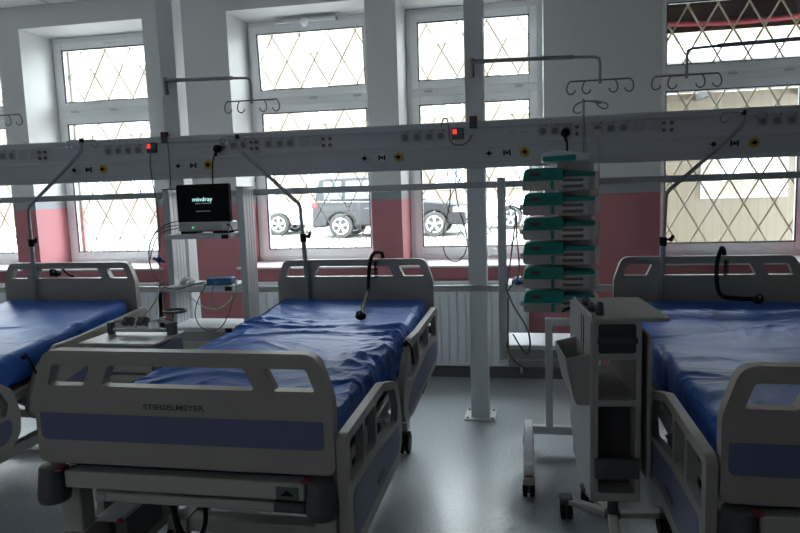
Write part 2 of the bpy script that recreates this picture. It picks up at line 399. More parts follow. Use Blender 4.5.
def car(name, label, x0, y, L, Hh, paint, flip=False, suv=True):
    t = thing(name, label, 'car', (x0 + L / 2, y, GZ))
    s = -1 if flip else 1
    def q(u, z): return (s * (u * L - L / 2), z)
    body = rnd([q(.0, .35), q(.0, .92), q(.03, 1.06), q(.70, 1.02), q(.97, .85), q(1, .60), q(1, .30)], [.08, .12, .08, .12, .12, .1, .08])
    arches = []
    pts = [q(0, .33)]
    def arch(uc): 
        c = (uc * L - L / 2); return [(s * (c + .40 * math.cos(math.pi - k * math.pi / 10)), .33 + .40 * math.sin(k * math.pi / 10) * .95) for k in range(11)]
    bl = [q(0, .30)] + arch(.19) + arch(.80) + [q(1, .30)] + [q(1, .62), q(.985, .80), q(.93, .90), q(.72, 1.0), q(.03, 1.08), q(0, .95)]
    MB().prism([bl], 1.7, T(0, -.85, 0) @ XZ).build('body', paint, t, bevel=.05, seg=3)
    cab = [q(.01, 1.03), q(.045, Hh - .06), q(.10, Hh), q(.48, Hh), q(.56, Hh - .07), q(.70, 1.0)] if suv else [q(.06, 1.0), q(.2, Hh - .04), q(.28, Hh), q(.52, Hh), q(.58, Hh - .06), q(.75, .98)]
    MB().prism([cab], 1.5, T(0, -.75, 0) @ XZ).build('cabin', paint, t, bevel=.05, seg=3)
    gl = MB()
    for u0, u1 in ((.07, .20), (.22, .40), (.42, .60)):
        zt = Hh - .12; u1t = u1 if u1 < .6 else .53
        gl.prism([rnd([q(u0 + (.01 if u0 < .1 else 0), 1.1), q(u1, 1.1), q(u1t, zt), q(u0 + .01, zt)], .03)], .02, T(0, -.765, 0) @ XZ)
    gl.build('side_window', 'carglass', t)
    for uc in (.19, .80):
        c = s * (uc * L - L / 2)
        for yy in (-.86, .66):
            wh = MB(); wh.cyl((c, yy, .34), (c, yy + .2, .34), .34, n=28); w_ = wh.build('wheel', 'tyre', t, bevel=.02)
            rim = MB(); n5 = 5
            rim.tube([(c + .22 * math.cos(k * .2618), yy - .005, .34 + .22 * math.sin(k * .2618)) for k in range(24)], .018, 6, closed=True)
            for k in range(n5):
                an = k * 2 * math.pi / n5 + .3
                for da in (-.12, .12): rim.tube([(c, yy - .004, .34), (c + .22 * math.cos(an + da), yy - .004, .34 + .22 * math.sin(an + da))], .018, 6)
            rim.cyl((c, yy - .02, .34), (c, yy + .01, .34), .05); rim.build('rim', 'alu', w_)
    tl = MB(); a0 = s * (-L / 2); tl.box(min(a0 - s * .01, a0 + s * .16), max(a0 - s * .01, a0 + s * .16), -.87, -.70, .86, 1.04); tl.build('tail_lamp', 'red', t, bevel=.02)
    hl = MB(); a1 = s * (L / 2); hl.box(min(a1, a1 - s * .35), max(a1, a1 - s * .35), -.86, -.6, .66, .80); hl.build('headlamp', 'tissue', t, bevel=.02)
    MB().box(-L * .15, L * .15, -.868, -.85, .82, .84).build('door_trim', 'carglass', t)
    return t
car('parked_car', 'dark estate car parked across the street behind the two middle windows', -5.95, 18.9, 4.35, 1.72, 'carblack')
car('parked_car', 'pale hatchback parked behind the dark car, left part of the second window', -10.9, 20.6, 4.1, 1.48, 'carwhite', suv=False)
car('parked_car', 'silver car parked in front of the dark one, seen right of the middle white post', -1.3, 21.4, 4.2, 1.5, 'carwhite', flip=True, suv=False)
# porch outside the right window
pb = thing('porch_building', 'cream boarded wall with a bright window outside the right window', 'building', (2.4, 8.4, GZ))
pw = MB(); pw.box(-1.55, -.38, 0, .1, 0, 2.35); pw.box(-.38, .55, 0, .1, 0, 1.13); pw.box(-.38, .55, 0, .1, 1.73, 2.35); pw.box(.55, .68, 0, .1, 0, 2.35); pw.box(.68, 1.0, 0, .1, 0, 1.13)
pw.box(.68, 1.0, 0, .1, 1.70, 2.35); pw.box(1.0, 3, 0, .1, 0, 2.35)
pw.build('wall', 'boards', pb, smooth=False)
wf = MB(); ring(wf, -.38, .55, 1.13, 1.73, .035, -.03, .06); ring(wf, .68, 1.0, 1.13, 1.70, .03, -.03, .06); fo = wf.build('window_frame', 'white', pb, smooth=False)
MB().box(-.35, .97, .03, .04, 1.15, 1.70).build('pane', 'glass', fo, smooth=False)
rs = MB()
for k in range(4):
    rs.prism([[(-1.5 + k * 1.1, 0), (-.40 + k * 1.1, 0), (-.40 + k * 1.1, 1.6), (-1.5 + k * 1.1, 1.6)]], .03, T(0, -.5, 2.3) @ Matrix.Rotation(math.radians(28), 4, 'X'))
rs.build('roof_sheet', 'white_panel', pb, smooth=False)
rb = MB()
for k in range(5): rb.box(-1.56 + k * 1.1, -1.5 + k * 1.1, -.5, 1.2, 2.26, 2.34)
MB().box(-2.2, 3.2, -1.0, -.35, 2.50, 2.56).build('eaves', 'white_panel', pb, smooth=False)
rb.build('rafter', 'skirt', pb, smooth=False)
cn = thing('entrance_canopy', 'dark canopy with a red sagging edge above the right window outside', 'canopy', (2.2, 6.8, GZ))
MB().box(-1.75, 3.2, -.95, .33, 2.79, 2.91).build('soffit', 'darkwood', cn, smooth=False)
cpost = MB()
for xx in (-.0, 2.4): cpost.box(xx + .9 if xx == 0 else xx, (xx + .9 if xx == 0 else xx) + .07, .40, .47, 0, 2.66)
cb = MB(); cb.tube([(-1.3, -.3, 2.765), (-.8, -.3, 2.74), (-.4, -.3, 2.72), (.0, -.3, 2.73), (.5, -.3, 2.75), (1.0, -.3, 2.765)], .022, 8, 1)
cb.build('red_fabric_edge', 'awning', cn); 
MB().box(1.35, 1.42, .24, .31, 0, 2.79).build('post', 'boards', cn, smooth=False)

# ------------------------------------------------------------------ radiators
def radiator(x0, x1, label):
    t = thing('radiator', label, 'radiator', ((x0 + x1) / 2, 5.0, .12), group='panel radiators under the windows')
    w_ = (x1 - x0) / 2; b = MB(); n = int((x1 - x0) / .067)
    pts = []
    for k in range(n):
        xa = -w_ + .02 + k * (2 * w_ - .04) / n; d = (2 * w_ - .04) / n
        pts += [(xa, 0), (xa + d * .16, -.014), (xa + d * .84, -.014), (xa + d, 0)]
    poly = [(-w_, .0)] + pts + [(w_, 0), (w_, .06), (-w_, .06)]
    b.prism([poly], .62, T(0, 0, .005)); 
    b.build('front_panel', 'radiator', t, smooth=False)
    c = MB(); c.box(-w_, w_, -.016, .075, .625, .65); c.box(-w_, w_, -.016, .06, -.002, .02); c.box(-w_, -w_ + .012, -.01, .075, 0, .64); c.box(w_ - .012, w_, -.01, .075, 0, .64); c.build('casing', 'radiator', t, bevel=.003)
    p = MB(); p.tube([(w_ - .06, .04, 0), (w_ - .06, .04, -.06), (w_ - .06, .08, -.06)], .009); p.build('pipe', 'radiator', t)
    br = MB(); br.box(-w_ + .15, -w_ + .18, .06, .098, .1, .55); br.box(w_ - .18, w_ - .15, .06, .098, .1, .55); br.build('bracket', 'radiator', t)
radiator(-3.95, -3.02, 'white ribbed radiator beneath the window above the left bed, beside the monitor rack')
radiator(-2.15, -1.15, 'white ribbed radiator mostly hidden behind the headboard of the middle bed')
radiator(-.93, .013, 'white ribbed radiator in plain view behind the middle white post')
radiator(-5.6, -4.45, 'white ribbed radiator behind the headboard at the left edge of the photo')

# ------------------------------------------------------------------ ceiling posts with drip arms
PERIOD = 2.037
def post(x0, arm_dir, label, seen=True):
    t = thing('support_post', label, 'post', (x0 + .0575, 4.21, 0), group='white floor to ceiling posts')
    MB().box(-.0575, .0575, -.06, .06, .008, H - .001).build('column', 'white', t, bevel=.004)
    MB().box(-.10, .10, -.10, .10, 0.001, .012).build('base_plate', 'white', t, bevel=.003)
    b = MB()
    for sx in (-1, 1):
        for sy in (-1, 1): b.cyl((sx * .08, sy * .08, .012), (sx * .08, sy * .08, .020), .009, n=6)
    b.build('bolt', 'greymetal', t)
post(-2.370, 1, 'white square post behind the black monitor at the left')
post(-.360, 1, 'white square post standing free in the middle, its base plate on the floor')
post(1.68, -1, 'white square post beyond the right edge of the photo')
def hooks(mb, c, half, y0, drop=.055, n=4, r=.0035):
    cx, cy, cz = c
    mb.tube([(cx - half, cy, cz), (cx + half, cy, cz)], r)
    xs = (-half, -half * .48, half * .48, half) if n == 4 else (-half, half)
    for x in xs:
        s = -1 if x < 0 else 1
        mb.tube([(cx + x, cy, cz), (cx + x + s * .015, cy, cz - .02), (cx + x + s * .02, cy, cz - drop), (cx + x + s * .0, cy, cz - drop - .022), (cx + x - s * .025, cy, cz - drop - .012), (cx + x - s * .03, cy, cz - drop + .005)], r * .9, 6, 2)
def drip_arm(px_, z, x_end, zend, label, yy=4.134):
    s = 1 if x_end > px_ else -1
    t = thing('infusion_holder', label, 'infusion holder', (px_, yy, z - .04), group='swivelling infusion arms on the posts')
    b = MB(); b.cyl((0, 0, -.05), (0, 0, .06), .014); b.box(-.016, .016, 0, .009, -.05, -.02); b.box(-.016, .016, 0, .009, .03, .055); b.build('pivot', 'greymetal', t)
    L = x_end - px_
    MB().tube([(0, -.005, .04), (L * .8, -.005, .04 - .012)], .0125, 12).build('arm', 'greymetal', t)
    MB().tube([(L * .78, -.005, .028), (L - s * .03, -.005, .022), (L - s * .005, -.005, .012), (L, -.005, -.02), (L, -.005, zend - z + .04 - .02)], .0085, 10).build('drop_rod', 'greymetal', t)
    h = MB(); hooks(h, (L, -.005, zend - z + .04), .17, 0, r=.0045); h.build('hook_bar', 'darkmetal', t)
drip_arm(-2.33, 2.245, -1.73, 2.085, 'grey infusion arm on the left post reaching in front of the second window')
drip_arm(-.315, 2.235, .43, 2.083, 'grey infusion arm on the middle post ending above the pump tower')
drip_arm(1.72, 2.245, .905, 2.083, 'grey infusion arm in front of the right window, post out of sight')
drip_arm(-4.38, 2.25, -3.61, 2.085, 'small drop rod with drip hooks at the left edge of the photo')
tag(MB().box(-4.44, -4.325, 4.15, 4.27, 0, H - .001).build('support_post', 'white', bevel=.004, origin=(-4.38, 4.21, 0)), 'white square post beyond the left edge of the photo', 'post', 'white floor to ceiling posts')

# ------------------------------------------------------------------ medical supply panel
PX0, PX1, PY = -4.75, 2.62, 4.10
sp = thing('supply_panel', 'long grey medical supply panel with sockets and gas outlets running across all beds', 'supply panel', (0, PY, 1.6))
prof = [(0, 0), (.0, .12), (.012, .132), (.012, .262), (0, .275), (-.0, .28), (.03, .285), (.045, .28), (.045, 0)]
cut = [-3.73, -2.30 + .0, -1.69, .353 - .61, .353, 1.12]
def psec(x0, x1):
    pl = [(0.0, 0), (0.0, .135), (.010, .145), (.010, .235), (.0, .245), (.0, .272), (.008, .282), (.045, .282), (.045, 0)]
    return MB().prism([pl], x1 - x0, T(x0, 0, 0) @ YZ)
xs_ = [PX0, -3.72, -1.684, .353, 2.39, PX1]
for a, b in zip(xs_, xs_[1:]): psec(a + .0012, b - .0012).build('housing', 'panel', sp, bevel=.002)
gg = MB()
for zz in (.030, .118): gg.box(PX0, PX1, -.0012, .001, zz, zz + .004)
gg.build('trim_groove', 'panel2', sp, smooth=False)
def add(mb, name, m, par=sp, **k): return mb.build(name, m, par, **k)
def sock(x, z=.21, plugged=False):
    a = MB(); a.box(x - .030, x + .030, .004, .0105, z - .034, z + .034); o = add(a, 'socket', 'panel2', bevel=.003)
    b = MB(); b.cyl((x, .0025, z - .008), (x, .006, z - .008), .020, n=16); b.cyl((x, .0015, z - .016), (x, .006, z - .016), .004); b.cyl((x, .0015, z + .001), (x, .006, z + .001), .004)
    b.box(x + .012, x + .022, .002, .006, z + .02, z + .03); add(b, 'socket_well', 'socketwell', o)
for k in range(-2, 2):
    ox = k * PERIOD
    if k > 0: groups = []
    for x in (-.994, -.892, -.790): pass
    def ok(x): return PX0 + .05 < x < PX1 - .05
    for x in (-.729, -.654, -.580, -.509):
        if ok(x + ox): sock(x + ox)
    for x in (.103, .172, .241, .415, .490, .561):
        if ok(x + ox): sock(x + ox)
    for x0 in (-.235 - .006, ):
        pass
    for n_, x in enumerate((-.217, -.110, -.006, 1.048 - PERIOD, 1.159 - PERIOD, 1.263 - PERIOD)):
        x += ox
        if not ok(x): continue
        kind = n_ % 3; z = .085
        base = MB(); base.cyl((x, -.008, z), (x, .002, z), .030, n=24); o = add(base, 'gas_outlet', ('panel', 'alu', 'yellow')[kind], bevel=.002)
        c = MB(); c.cyl((x, -.016, z), (x, -.006, z), .011 if kind != 1 else .009, n=16)
        if kind == 1:
            c.box(x - .022, x - .012, -.012, -.006, z - .016, z + .016); c.box(x + .012, x + .022, -.012, -.006, z - .016, z + .016)
        else: c.box(x - .018, x + .018, -.010, -.006, z - .004, z + .004); c.box(x - .003, x + .003, -.010, -.006, z - .016, z + .016)
        add(c, 'outlet_valve', 'black', o)
    for x in (.298, .334, .782, .825):
        if ok(x + ox):
            d = MB()
            for z in (.217, .177): d.cyl((x + ox, -.004, z), (x + ox, .012, z), .0105)
            add(d, 'earth_stud', 'pumpdark')
    x = -.402 + ox
    if ok(x):
        o = add(MB().box(x - .038, x + .034, -.006, .012, .178, .246), 'call_button', 'plastic_dark', bevel=.004)
        add(MB().box(x - .032, x - .006, -.011, -.005, .208, .238), 'red_lamp', 'redlamp', o, bevel=.003)
        add(MB().box(x + .002, x + .028, -.010, -.005, .208, .238), 'green_key', 'green', o, bevel=.003)
    x = -.310 + ox
    if ok(x):
        o = add(MB().box(x - .022, x + .024, -.006, .02, .238, .312), 'indicator_block', 'plastic_dark', bevel=.004)
        add(MB().box(x - .017, x + .019, -.010, -.005, .278, .306), 'indicator_lamp', 'darkred', o, bevel=.002)
    for x in (-.079, -.008):
        if ok(x + ox): add(MB().box(x + ox - .022, x + ox + .022, .0085, .0105, .196, .208), 'label_strip', 'panel2')
    for x in (.62 + .0, ):
        if ok(x + ox + .04):
            for q_ in (0, .085): add(MB().box(x + ox + q_ - .004, x + ox + q_ + .068, .0075, .0105, .178, .236), 'blank_plate', 'panel2', bevel=.002)
br = MB()
for x0 in (-4.44, -2.370, -.360, 1.68): br.box(x0, x0 + .115, .045, .0499, .04, .24)
add(br, 'bracket', 'greymetal')

# equipment rails
for nm, zz, segs, lab in (('upper', 1.497, (PX0, PX1), 'flat grey equipment rail just below the supply panel'),
                          ('lower', .857, (-4.3, PX1), 'flat grey equipment rail level with the headboards')):
    t = thing('equipment_rail', lab, 'rail', (0, 4.125, zz), group='wall-length equipment rails')
    MB().box(segs[0], segs[1], -.012, .008, -.020, .020).build('bar', 'rail', t, bevel=.004)
    c = MB()
    for x0 in (-2.370, -.360, 1.68): c.box(x0 + .03, x0 + .085, .008, .0249, -.012, .012)
    c.build('clamp', 'greymetal', t, bevel=.003)

# ------------------------------------------------------------------ equipment racks
def rack(x0, x1, label, zlow, ztop=1.53, drawer_z=None):
    t = thing('equipment_rack', label, 'equipment rack', (x0, 3.92, zlow)); W_ = x1 - x0
    for s, xx in ((0, 0), (1, W_ - .045)):
        o = MB().box(xx, xx + .045, 0, .170, 0, ztop - zlow).build('upright', 'alu', t, bevel=.006)
        gr = MB()
        for yy in (.05, .09, .13): gr.box(xx - .0012, xx + .0462, yy, yy + .008, .01, ztop - zlow - .01)
        gr.build('groove', 'panel2', o, smooth=False)
        MB().box(xx - .002, xx + .047, -.002, .172, ztop - zlow, ztop - zlow + .006).build('end_cap', 'pumpdark', o, bevel=.002)
    def shelf(z, th, y0=-.10, y1=.165, m='white'):
        o = MB().box(.052, W_ - .052, y0, y1, z - zlow - th, z - zlow).build('shelf', m, t, bevel=.004)
        MB().box(.0455, .052, y0 + .05, y0 + .10, z - zlow - th, z - zlow - .005).build('shelf_clamp', 'black', o)
        MB().box(W_ - .11, W_ - .065, y0 - .006, y0 - .0005, z - zlow - th, z - zlow - .002).build('black_clip', 'black', o, bevel=.002)
        return o
    return t, shelf
rk, sh = rack(-2.288, -1.738, 'aluminium rack on the rail carrying the black monitor at the left', .45)
sh(1.247, .028); sh(.923, .030); sh(.665, .028, -.13)
dr = MB().box(.055, .55 - .055, -.125, .17, .665 - .45 - .14, .665 - .45 - .030).build('drawer', 'cartbody', rk, bevel=.005)
MB().box(.10, .55 - .10, -.132, -.124, .115, .125).build('drawer_lip', 'alu', dr, bevel=.002)
rk2, sh2 = rack(-.165, .385, 'aluminium rack partly hidden behind the green pump tower', .455)
sh2(.923, .030); sh2(.585, .026, -.16)
dr = MB().box(.055, .49, -.15, .17, .0, .10).build('drawer', 'cartbody', rk2, bevel=.005)
MB().box(.10, .45, -.157, -.149, .040, .050).build('drawer_lip', 'alu', dr, bevel=.002)

# monitor
mo = thing('patient_monitor', 'black patient monitor with glowing screen on the top rack shelf', 'monitor', (-2.008, 3.93, 1.2472))
MB().box(-.172, .178, -.03, .10, .015, .075).build('base', 'panel', mo, bevel=.01)
MB().prism([rnd([(-.176, .066), (.178, .066), (.178, .312), (-.176, .312)], .015)], .05, T(0, -.02, 0) @ XZ).build('housing', 'black', mo, bevel=.006)
MB().prism([rnd([(-.166, .076), (.168, .076), (.168, .303), (-.166, .303)], .006)], .002, T(0, -.0225, 0) @ XZ).build('screen', 'screen', mo)
lettering('screen_logo', 'mindray', .036, 'teal', mo, T(-.064, -.0235, .205) @ FRONT, bold=.0003, width=.135)
for xa, xb in ((-.045, -.012), (-.006, .062)): MB().box(xa, xb, -.0235, -.0225, .188, .194).build('screen_line', 'dimtext', mo)
MB().box(-.045, .055, -.0235, -.0225, .140, .144).build('screen_line', 'dimtext', mo)
MB().box(-.075, -.063, -.034, -.0305, .036, .044).build('power_lamp', 'led', mo)
MB().box(.130, .165, -.036, -.030, .020, .060).build('white_sticker', 'tissue', mo)
ft = MB()
for sx in (-.11, .11): ft.box(sx - .05, sx + .05, -.02, .08, 0, .016)
ft.build('foot', 'black', mo)
kn = MB(); kn.tube([(.16, -.03, .05), (.185, -.05, .06), (.20, -.04, .03), (.19, -.02, .01)], .004, 6, 2); kn.build('side_cable', 'black', mo)
# things on the rack shelves
b = MB().box(-.08, .08, -.045, .045, 0, .045)
bb = b.build('instrument_case', 'bluebox', bevel=.006); bb.location = (-1.905, 3.89, .9236); bb.rotation_euler = (0, 0, .12)
tag(bb, 'bright blue flat case lying on the middle rack shelf', 'case')
def crumple(name, loc, r, label, m='tissue', seed=0, cat='wrapper'):
    b = MB(); b.sphere((0, 0, 0), 1, 16)
    b.v = [tuple(Vector((p[0] * r[0], p[1] * r[1], max(p[2], -.35) * r[2])) * (1 + .35 * noise.noise(Vector(p) * 2.2 + V(seed, 0, 0)))) for p in b.v]
    zmin = min(p[2] for p in b.v)
    o = b.build(name, m); o.location = (loc[0], loc[1], loc[2] - zmin); tag(o, label, cat); return o
crumple('plastic_wrapper', (-2.13, 3.88, .9235), (.05, .04, .035), 'crumpled white plastic film on the left half of the middle rack shelf')
crumple('sensor_pouch', (-2.03, 3.90, .9235), (.055, .05, .014), 'flat whitish pouch beside the blue case on the rack shelf', seed=4, cat='pouch')
crumple('blood_pressure_cuff', (-.045, 3.86, .9235), (.04, .05, .03), 'dark blue cuff bundle on the shelf left of the pump tower', 'violet', 8, cat='cuff')
def cable(name, pts, r, m, par, sm=3):
    L_ = par.location; return MB().tube([tuple(Vector(p) - L_) for p in pts], r, 6, sm).build(name, m, par)
cable('sensor_cable', [(-1.900, 3.835, 0.945), (-1.910, 3.80, 0.945), (-1.940, 3.785, 0.820), (-1.840, 3.785, 0.760), (-1.770, 3.785, 0.840), (-1.755, 3.79, 0.950), (-1.810, 3.86, 0.945)], .004, 'greymetal', mo)
cable('sensor_cable', [(-2.100, 3.84, 0.950), (-2.095, 3.795, 0.950), (-2.090, 3.79, 0.880), (-1.990, 3.79, 0.790), (-1.870, 3.79, 0.780), (-1.770, 3.79, 0.870), (-1.760, 3.81, 0.970)], .004, 'tissue', mo)
cable('power_cord', [(-1.963, 4.05, 1.77), (-1.985, 4.04, 1.70), (-1.99, 4.04, 1.62), (-1.985, 4.02, 1.50), (-1.99, 4.02, 1.42)], .0045, 'black', mo)
cable('power_cord', [(-2.37 + .055, 4.085, 1.84), (-2.31, 4.08, 1.75), (-2.31, 4.08, 1.62), (-2.30, 4.05, 1.54)], .0035, 'pumpdark', sp)
cable('signal_cord', [(-2.44, 4.085, 1.79), (-2.445, 4.07, 1.72), (-2.44, 4.07, 1.62), (-2.41, 4.05, 1.48), (-2.38, 4.03, 1.32), (-2.375, 4.0, 1.15)], .004, 'pumpdark', sp)
cable('signal_cord', [(-.50, 4.08, 1.86), (-.487, 4.06, 1.90), (-.462, 4.06, 1.905), (-.452, 4.06, 1.85), (-.45, 4.06, 1.76), (-.40, 4.06, 1.735), (-.34, 4.06, 1.75), (-.315, 4.08, 1.80)], .0045, 'pumpdark', sp)
cable('signal_cord', [(-.49, 4.22, 1.60), (-.46, 4.22, 1.42), (-.53, 4.22, 1.20), (-.52, 4.22, 1.05), (-.44, 4.22, 1.0), (-.37, 4.22, 1.08), (-.37, 4.22, 1.2), (-.44, 4.22, 1.42), (-.43, 4.22, 1.60)], .004, 'pumpdark', sp)
cable('sensor_cable', [(-.115, 3.8, .90), (-.07, 3.74, .80), (.0, 3.74, .70), (.02, 3.74, .60), (.0, 3.74, .52), (-.05, 3.74, .60), (-.08, 3.76, .65)], .005, 'pumpdark', rk2)
cable('power_cord', [(.41, 4.09, 1.775), (.418, 4.06, 1.70), (.418, 4.05, 1.55), (.42, 4.05, 1.40), (.42, 4.05, 1.0)], .0035, 'panel2', sp)
def plug(x, par):
    pl = MB(); pl.cyl((x, 4.062, 1.785), (x, 4.088, 1.785), .026, n=18); pl.cyl((x, 4.062, 1.785), (x, 4.05, 1.78), .02, .012, n=14); pl.cyl((x, 4.058, 1.778), (x, 4.05, 1.735), .010, .007)
    pl.v = [tuple(Vector(p) - par.location) for p in pl.v]; pl.build('power_plug', 'black', par, bevel=.003)
plug(-1.963, mo)
MB().box(.392, .432, -.025, .008, .158, .198).build('power_adapter', 'panel', sp, bevel=.004)

# ------------------------------------------------------------------ hospital beds
HB = [(.0, .66), (.0, .93), (.045, 1.062), (.955, 1.062), (1.0, .93), (1.0, .66)]
FB = [(.0, .65), (.0, .885), (.045, 1.021), (.955, 1.021), (1.0, .885), (1.0, .65)]
def holes(z0, z1):
    a = [(.054, z0), (.180, z0), (.211, z1), (.078, z1)]; c = [(1 - x, z) for x, z in reversed(a)]
    m = [(.243, z0), (.757, z0), (.726, z1), (.274, z1)]
    return [rnd(a, [.006, .008, .008, .014], 3), rnd(m, .009, 3), rnd(c, [.014, .008, .008, .006], 3)]
def caster(par, x, y, z0=0, r=.062, mb=None):
    b = MB(); b.cyl((x - .028, y, z0 + r), (x - .006, y, z0 + r), r, n=20); b.cyl((x + .006, y, z0 + r), (x + .028, y, z0 + r), r, n=20)
    o = b.build('caster', 'black', par, bevel=.006)
    h = MB(); h.box(x - .008, x + .008, y - .03, y + .03, z0 + r * .7, z0 + r * 2.15); h.cyl((x - .03, y, z0 + r), (x + .03, y, z0 + r), r * .45)
    h.build('fork', 'plastic_dark', o, bevel=.004)
    return o
def bed(loc, label, tilt=0, shift=0, lowered=False):
    """u across from the left edge, v from the foot board, world z; tilt lowers the foot end of the deck"""
    t = thing('hospital_bed', label, 'bed', loc)
    def dz(v): return -tilt * (2.15 - v)
    def sh(o):
        if tilt:
            for q in o.data.vertices: q.co.z += -tilt * (2.15 - q.co.y)
        return o
    # end boards
    hb = MB().prism([rnd(HB, [.03, .12, .06, .06, .12, .03], 8)] + holes(.955, 1.020), .042, T(0, 2.15, 0) @ XZ).build('headboard', 'plastic', t, bevel=.010, seg=3)
    fb = MB().prism([rnd(FB, [.03, .12, .06, .06, .12, .03], 8)] + holes(.907, .975), .042, T(0, -.02, 0) @ XZ).build('footboard', 'plastic', t, bevel=.010, seg=3)
    MB().prism([rnd([(.018, .728), (.968, .728), (.968, .816), (.018, .816)], [.022, .012, .006, .006])], .004, T(0, -.0222, 0) @ XZ).build('blue_insert', 'stripe', fb)
    lettering('lettering', 'STIEGELMEYER', .024, 'text', fb, T(.387, -.0212, .838) @ FRONT, bold=.0002, width=.203)
    # deck
    dk = MB(); dk.box(.04, .96, .03, 2.12, .565, .60)
    for k in range(9): dk.box(.07, .93, .06 + k * .23, .24 + k * .23, .60, .612)
    sh(dk.build('deck', 'darkmetal', t, bevel=.004))
    fr = MB(); fr.box(.095, .905, -.035, .02, .572, .628); fr.box(.185, .80, -.020, .01, .524, .556)
    cb_ = fr.build('cross_beam', 'steel', t, bevel=.005)
    MB().box(.815, .885, -.038, -.034, .575, .615).build('label_plate', 'darkmetal', cb_, bevel=.001)
    ar = MB().prism([[(.828, .588), (.872, .588), (.860, .598), (.850, .606), (.840, .598)]], .001, T(0, -.0392, 0) @ XZ); ar.build('arrow_mark', 'black', cb_, smooth=False)
    MB().box(.80, .90, -.025, .005, .526, .560).build('dark_box', 'plastic_dark', cb_, bevel=.004)
    MB().box(.20, .225, -.024, -.02, .528, .552).build('screw_plate', 'panel2', cb_, bevel=.001)
    lf = MB(); lf.box(.02, .06, .02, 2.15, .55, .60); lf.box(.94, .98, .02, 2.15, .55, .60); lf.box(.06, .94, 2.10, 2.15, .55, .62); sh(lf.build('side_beam', 'steel', t, bevel=.006))
    for x in (.045, .955):
        for y in (-.022, 2.20):
            b = MB(); b.cyl((x, y, .545), (x, y, .642), .052, .040, 20); b.cyl((x, y, .522), (x, y, .548), .048, .052, 20); o = b.build('bumper', 'plastic_dark', t, bevel=.006)
            if y < 1: MB().box(x + (.025 if x < .5 else -.055), x + (.055 if x < .5 else -.025), y - .030, y + .01, .632, .643).build('red_catch', 'darkred', o, bevel=.003)
    for x in (.005, .90): MB().box(x, x + .075, .05, .12, .37 - (.06 if tilt else 0), .56 - (.12 if tilt else 0)).build('bracket', 'cartbody', t, bevel=.006)
    # chassis
    ch = MB(); ch.box(.14, .20, .50, 1.85, .13, .19); ch.box(.80, .86, .50, 1.85, .13, .19); ch.box(.10, .90, .52, .60, .13, .185); ch.box(.10, .90, 1.70, 1.78, .13, .185)
    ch.build('chassis', 'steel', t, bevel=.006)
    for x in (.12, .88):
        for y in (.56, 1.72): caster(t, x, y, 0, .064)
    for x in (.19, .79):
        b = MB(); b.prism([[(-.03, 0), (.03, 0), (.03, .58), (-.03, .58)]], .03, T(x, .62, .18) @ Matrix.Rotation(math.radians(-58), 4, 'X') @ YZ); b.build('lift_arm', 'steel', t, bevel=.004)
        b = MB(); b.prism([[(-.03, 0), (.03, 0), (.03, .58), (-.03, .58)]], .03, T(x + .035, 1.62, .18) @ Matrix.Rotation(math.radians(58), 4, 'X') @ YZ); b.build('lift_arm', 'darkmetal', t, bevel=.004)
    b = MB(); b.cyl((.5, .75, .24), (.5, 1.25, .50), .03); b.cyl((.5, 1.0, .37), (.5, 1.3, .53), .02); b.build('lift_motor', 'plastic_dark', t)
    pd = MB().box(.02, .125, .19, .36, .335, .350).build('brake_plate', 'white', t, bevel=.004)
    MB().box(.010, .030, .175, .195, .34, .352).build('red_pedal', 'red', pd, bevel=.004); MB().box(.115, .135, .175, .195, .34, .352).build('red_pedal', 'red', pd, bevel=.004)
    MB().box(.05, .10, .26, .50, .19, .335).build('pedal_arm', 'darkmetal', t, bevel=.004)
    tz = .42 if tilt else .56
    b = MB(); b.tube([(.42, .04, tz), (.43, .06, .38), (.47, .10, .34), (.50, .12, .40), (.50, .1, tz)], .008, 8, 3); b.tube([(.40, .05, tz), (.41, .09, .36), (.40, .12, .2)], .006, 8, 2); b.build('motor_cable', 'black', t)
    # side guards (upper rim + lower panel with two spokes)
    def guard(side, v0, v1, head, low=0, solid=False):
        x = 1.005 if side > 0 else -.035; th = .03; L = v1 - v0
        zt = .785 if head else .775
        def q(a, z): return (v0 + a * L, z - low + dz(v0 + a * L) )
        if head:   # rises and curls down towards the foot end
            out = [q(0.02, .60), q(.08, .72), q(.22, .80), q(.40, .787), q(.97, zt), q(1, zt - .03), q(1, .50), q(.93, .455), q(.2, .44), q(.05, .46), q(0, .52)]
            rad = [.08, .08, .06, .1, .03, .03, .06, .08, .06, .05, .05]
            h1 = [q(.09, .63), q(.15, .705), q(.23, .755), q(.36, .752), q(.38, .65), q(.25, .60)]
            h2 = [q(.41, .75), q(.65, .75), q(.65, .65), q(.41, .65)]
            h3 = [q(.68, .75), q(.93, .75), q(.93, .62), q(.68, .65)]
            st = [q(.12, .47), q(.94, .49), q(.94, .59), q(.62, .625), q(.22, .575), q(.10, .52)]
        else:
            out = [q(0, .44), q(0, zt - .02), q(.03, zt), q(.62, zt), q(.86, zt - .055), q(.955, .66), q(1, .53), q(.99, .42), q(.90, .36), q(.12, .36)]
            rad = [.07, .02, .03, .15, .1, .08, .1, .08, .08, .08]
            h1 = [q(.05, 0.605), q(.05, zt - .032), q(.245, zt - .032), q(.245, 0.610)]
            h2 = [q(.275, 0.610), q(.275, zt - .032), q(.44, zt - .032), q(.44, 0.600)]
            h3 = [q(.47, 0.595), q(.47, zt - .032), q(.62, zt - .032), q(.85, .69), q(.915, .60), q(.89, .54)]
            st = [q(.07, .41), q(.88, .41), q(.93, .46), q(.92, .52), q(.80, .525), q(.50, .56), q(.07, .575)]
        if side < 0: pass
        g = MB().prism([rnd(out, rad, 6)] + ([] if solid else [rnd(h, .02, 3) for h in (h1, h2, h3)]), th, T(x, 0, 0) @ YZ).build('side_guard', 'plastic', t, bevel=.011, seg=3)
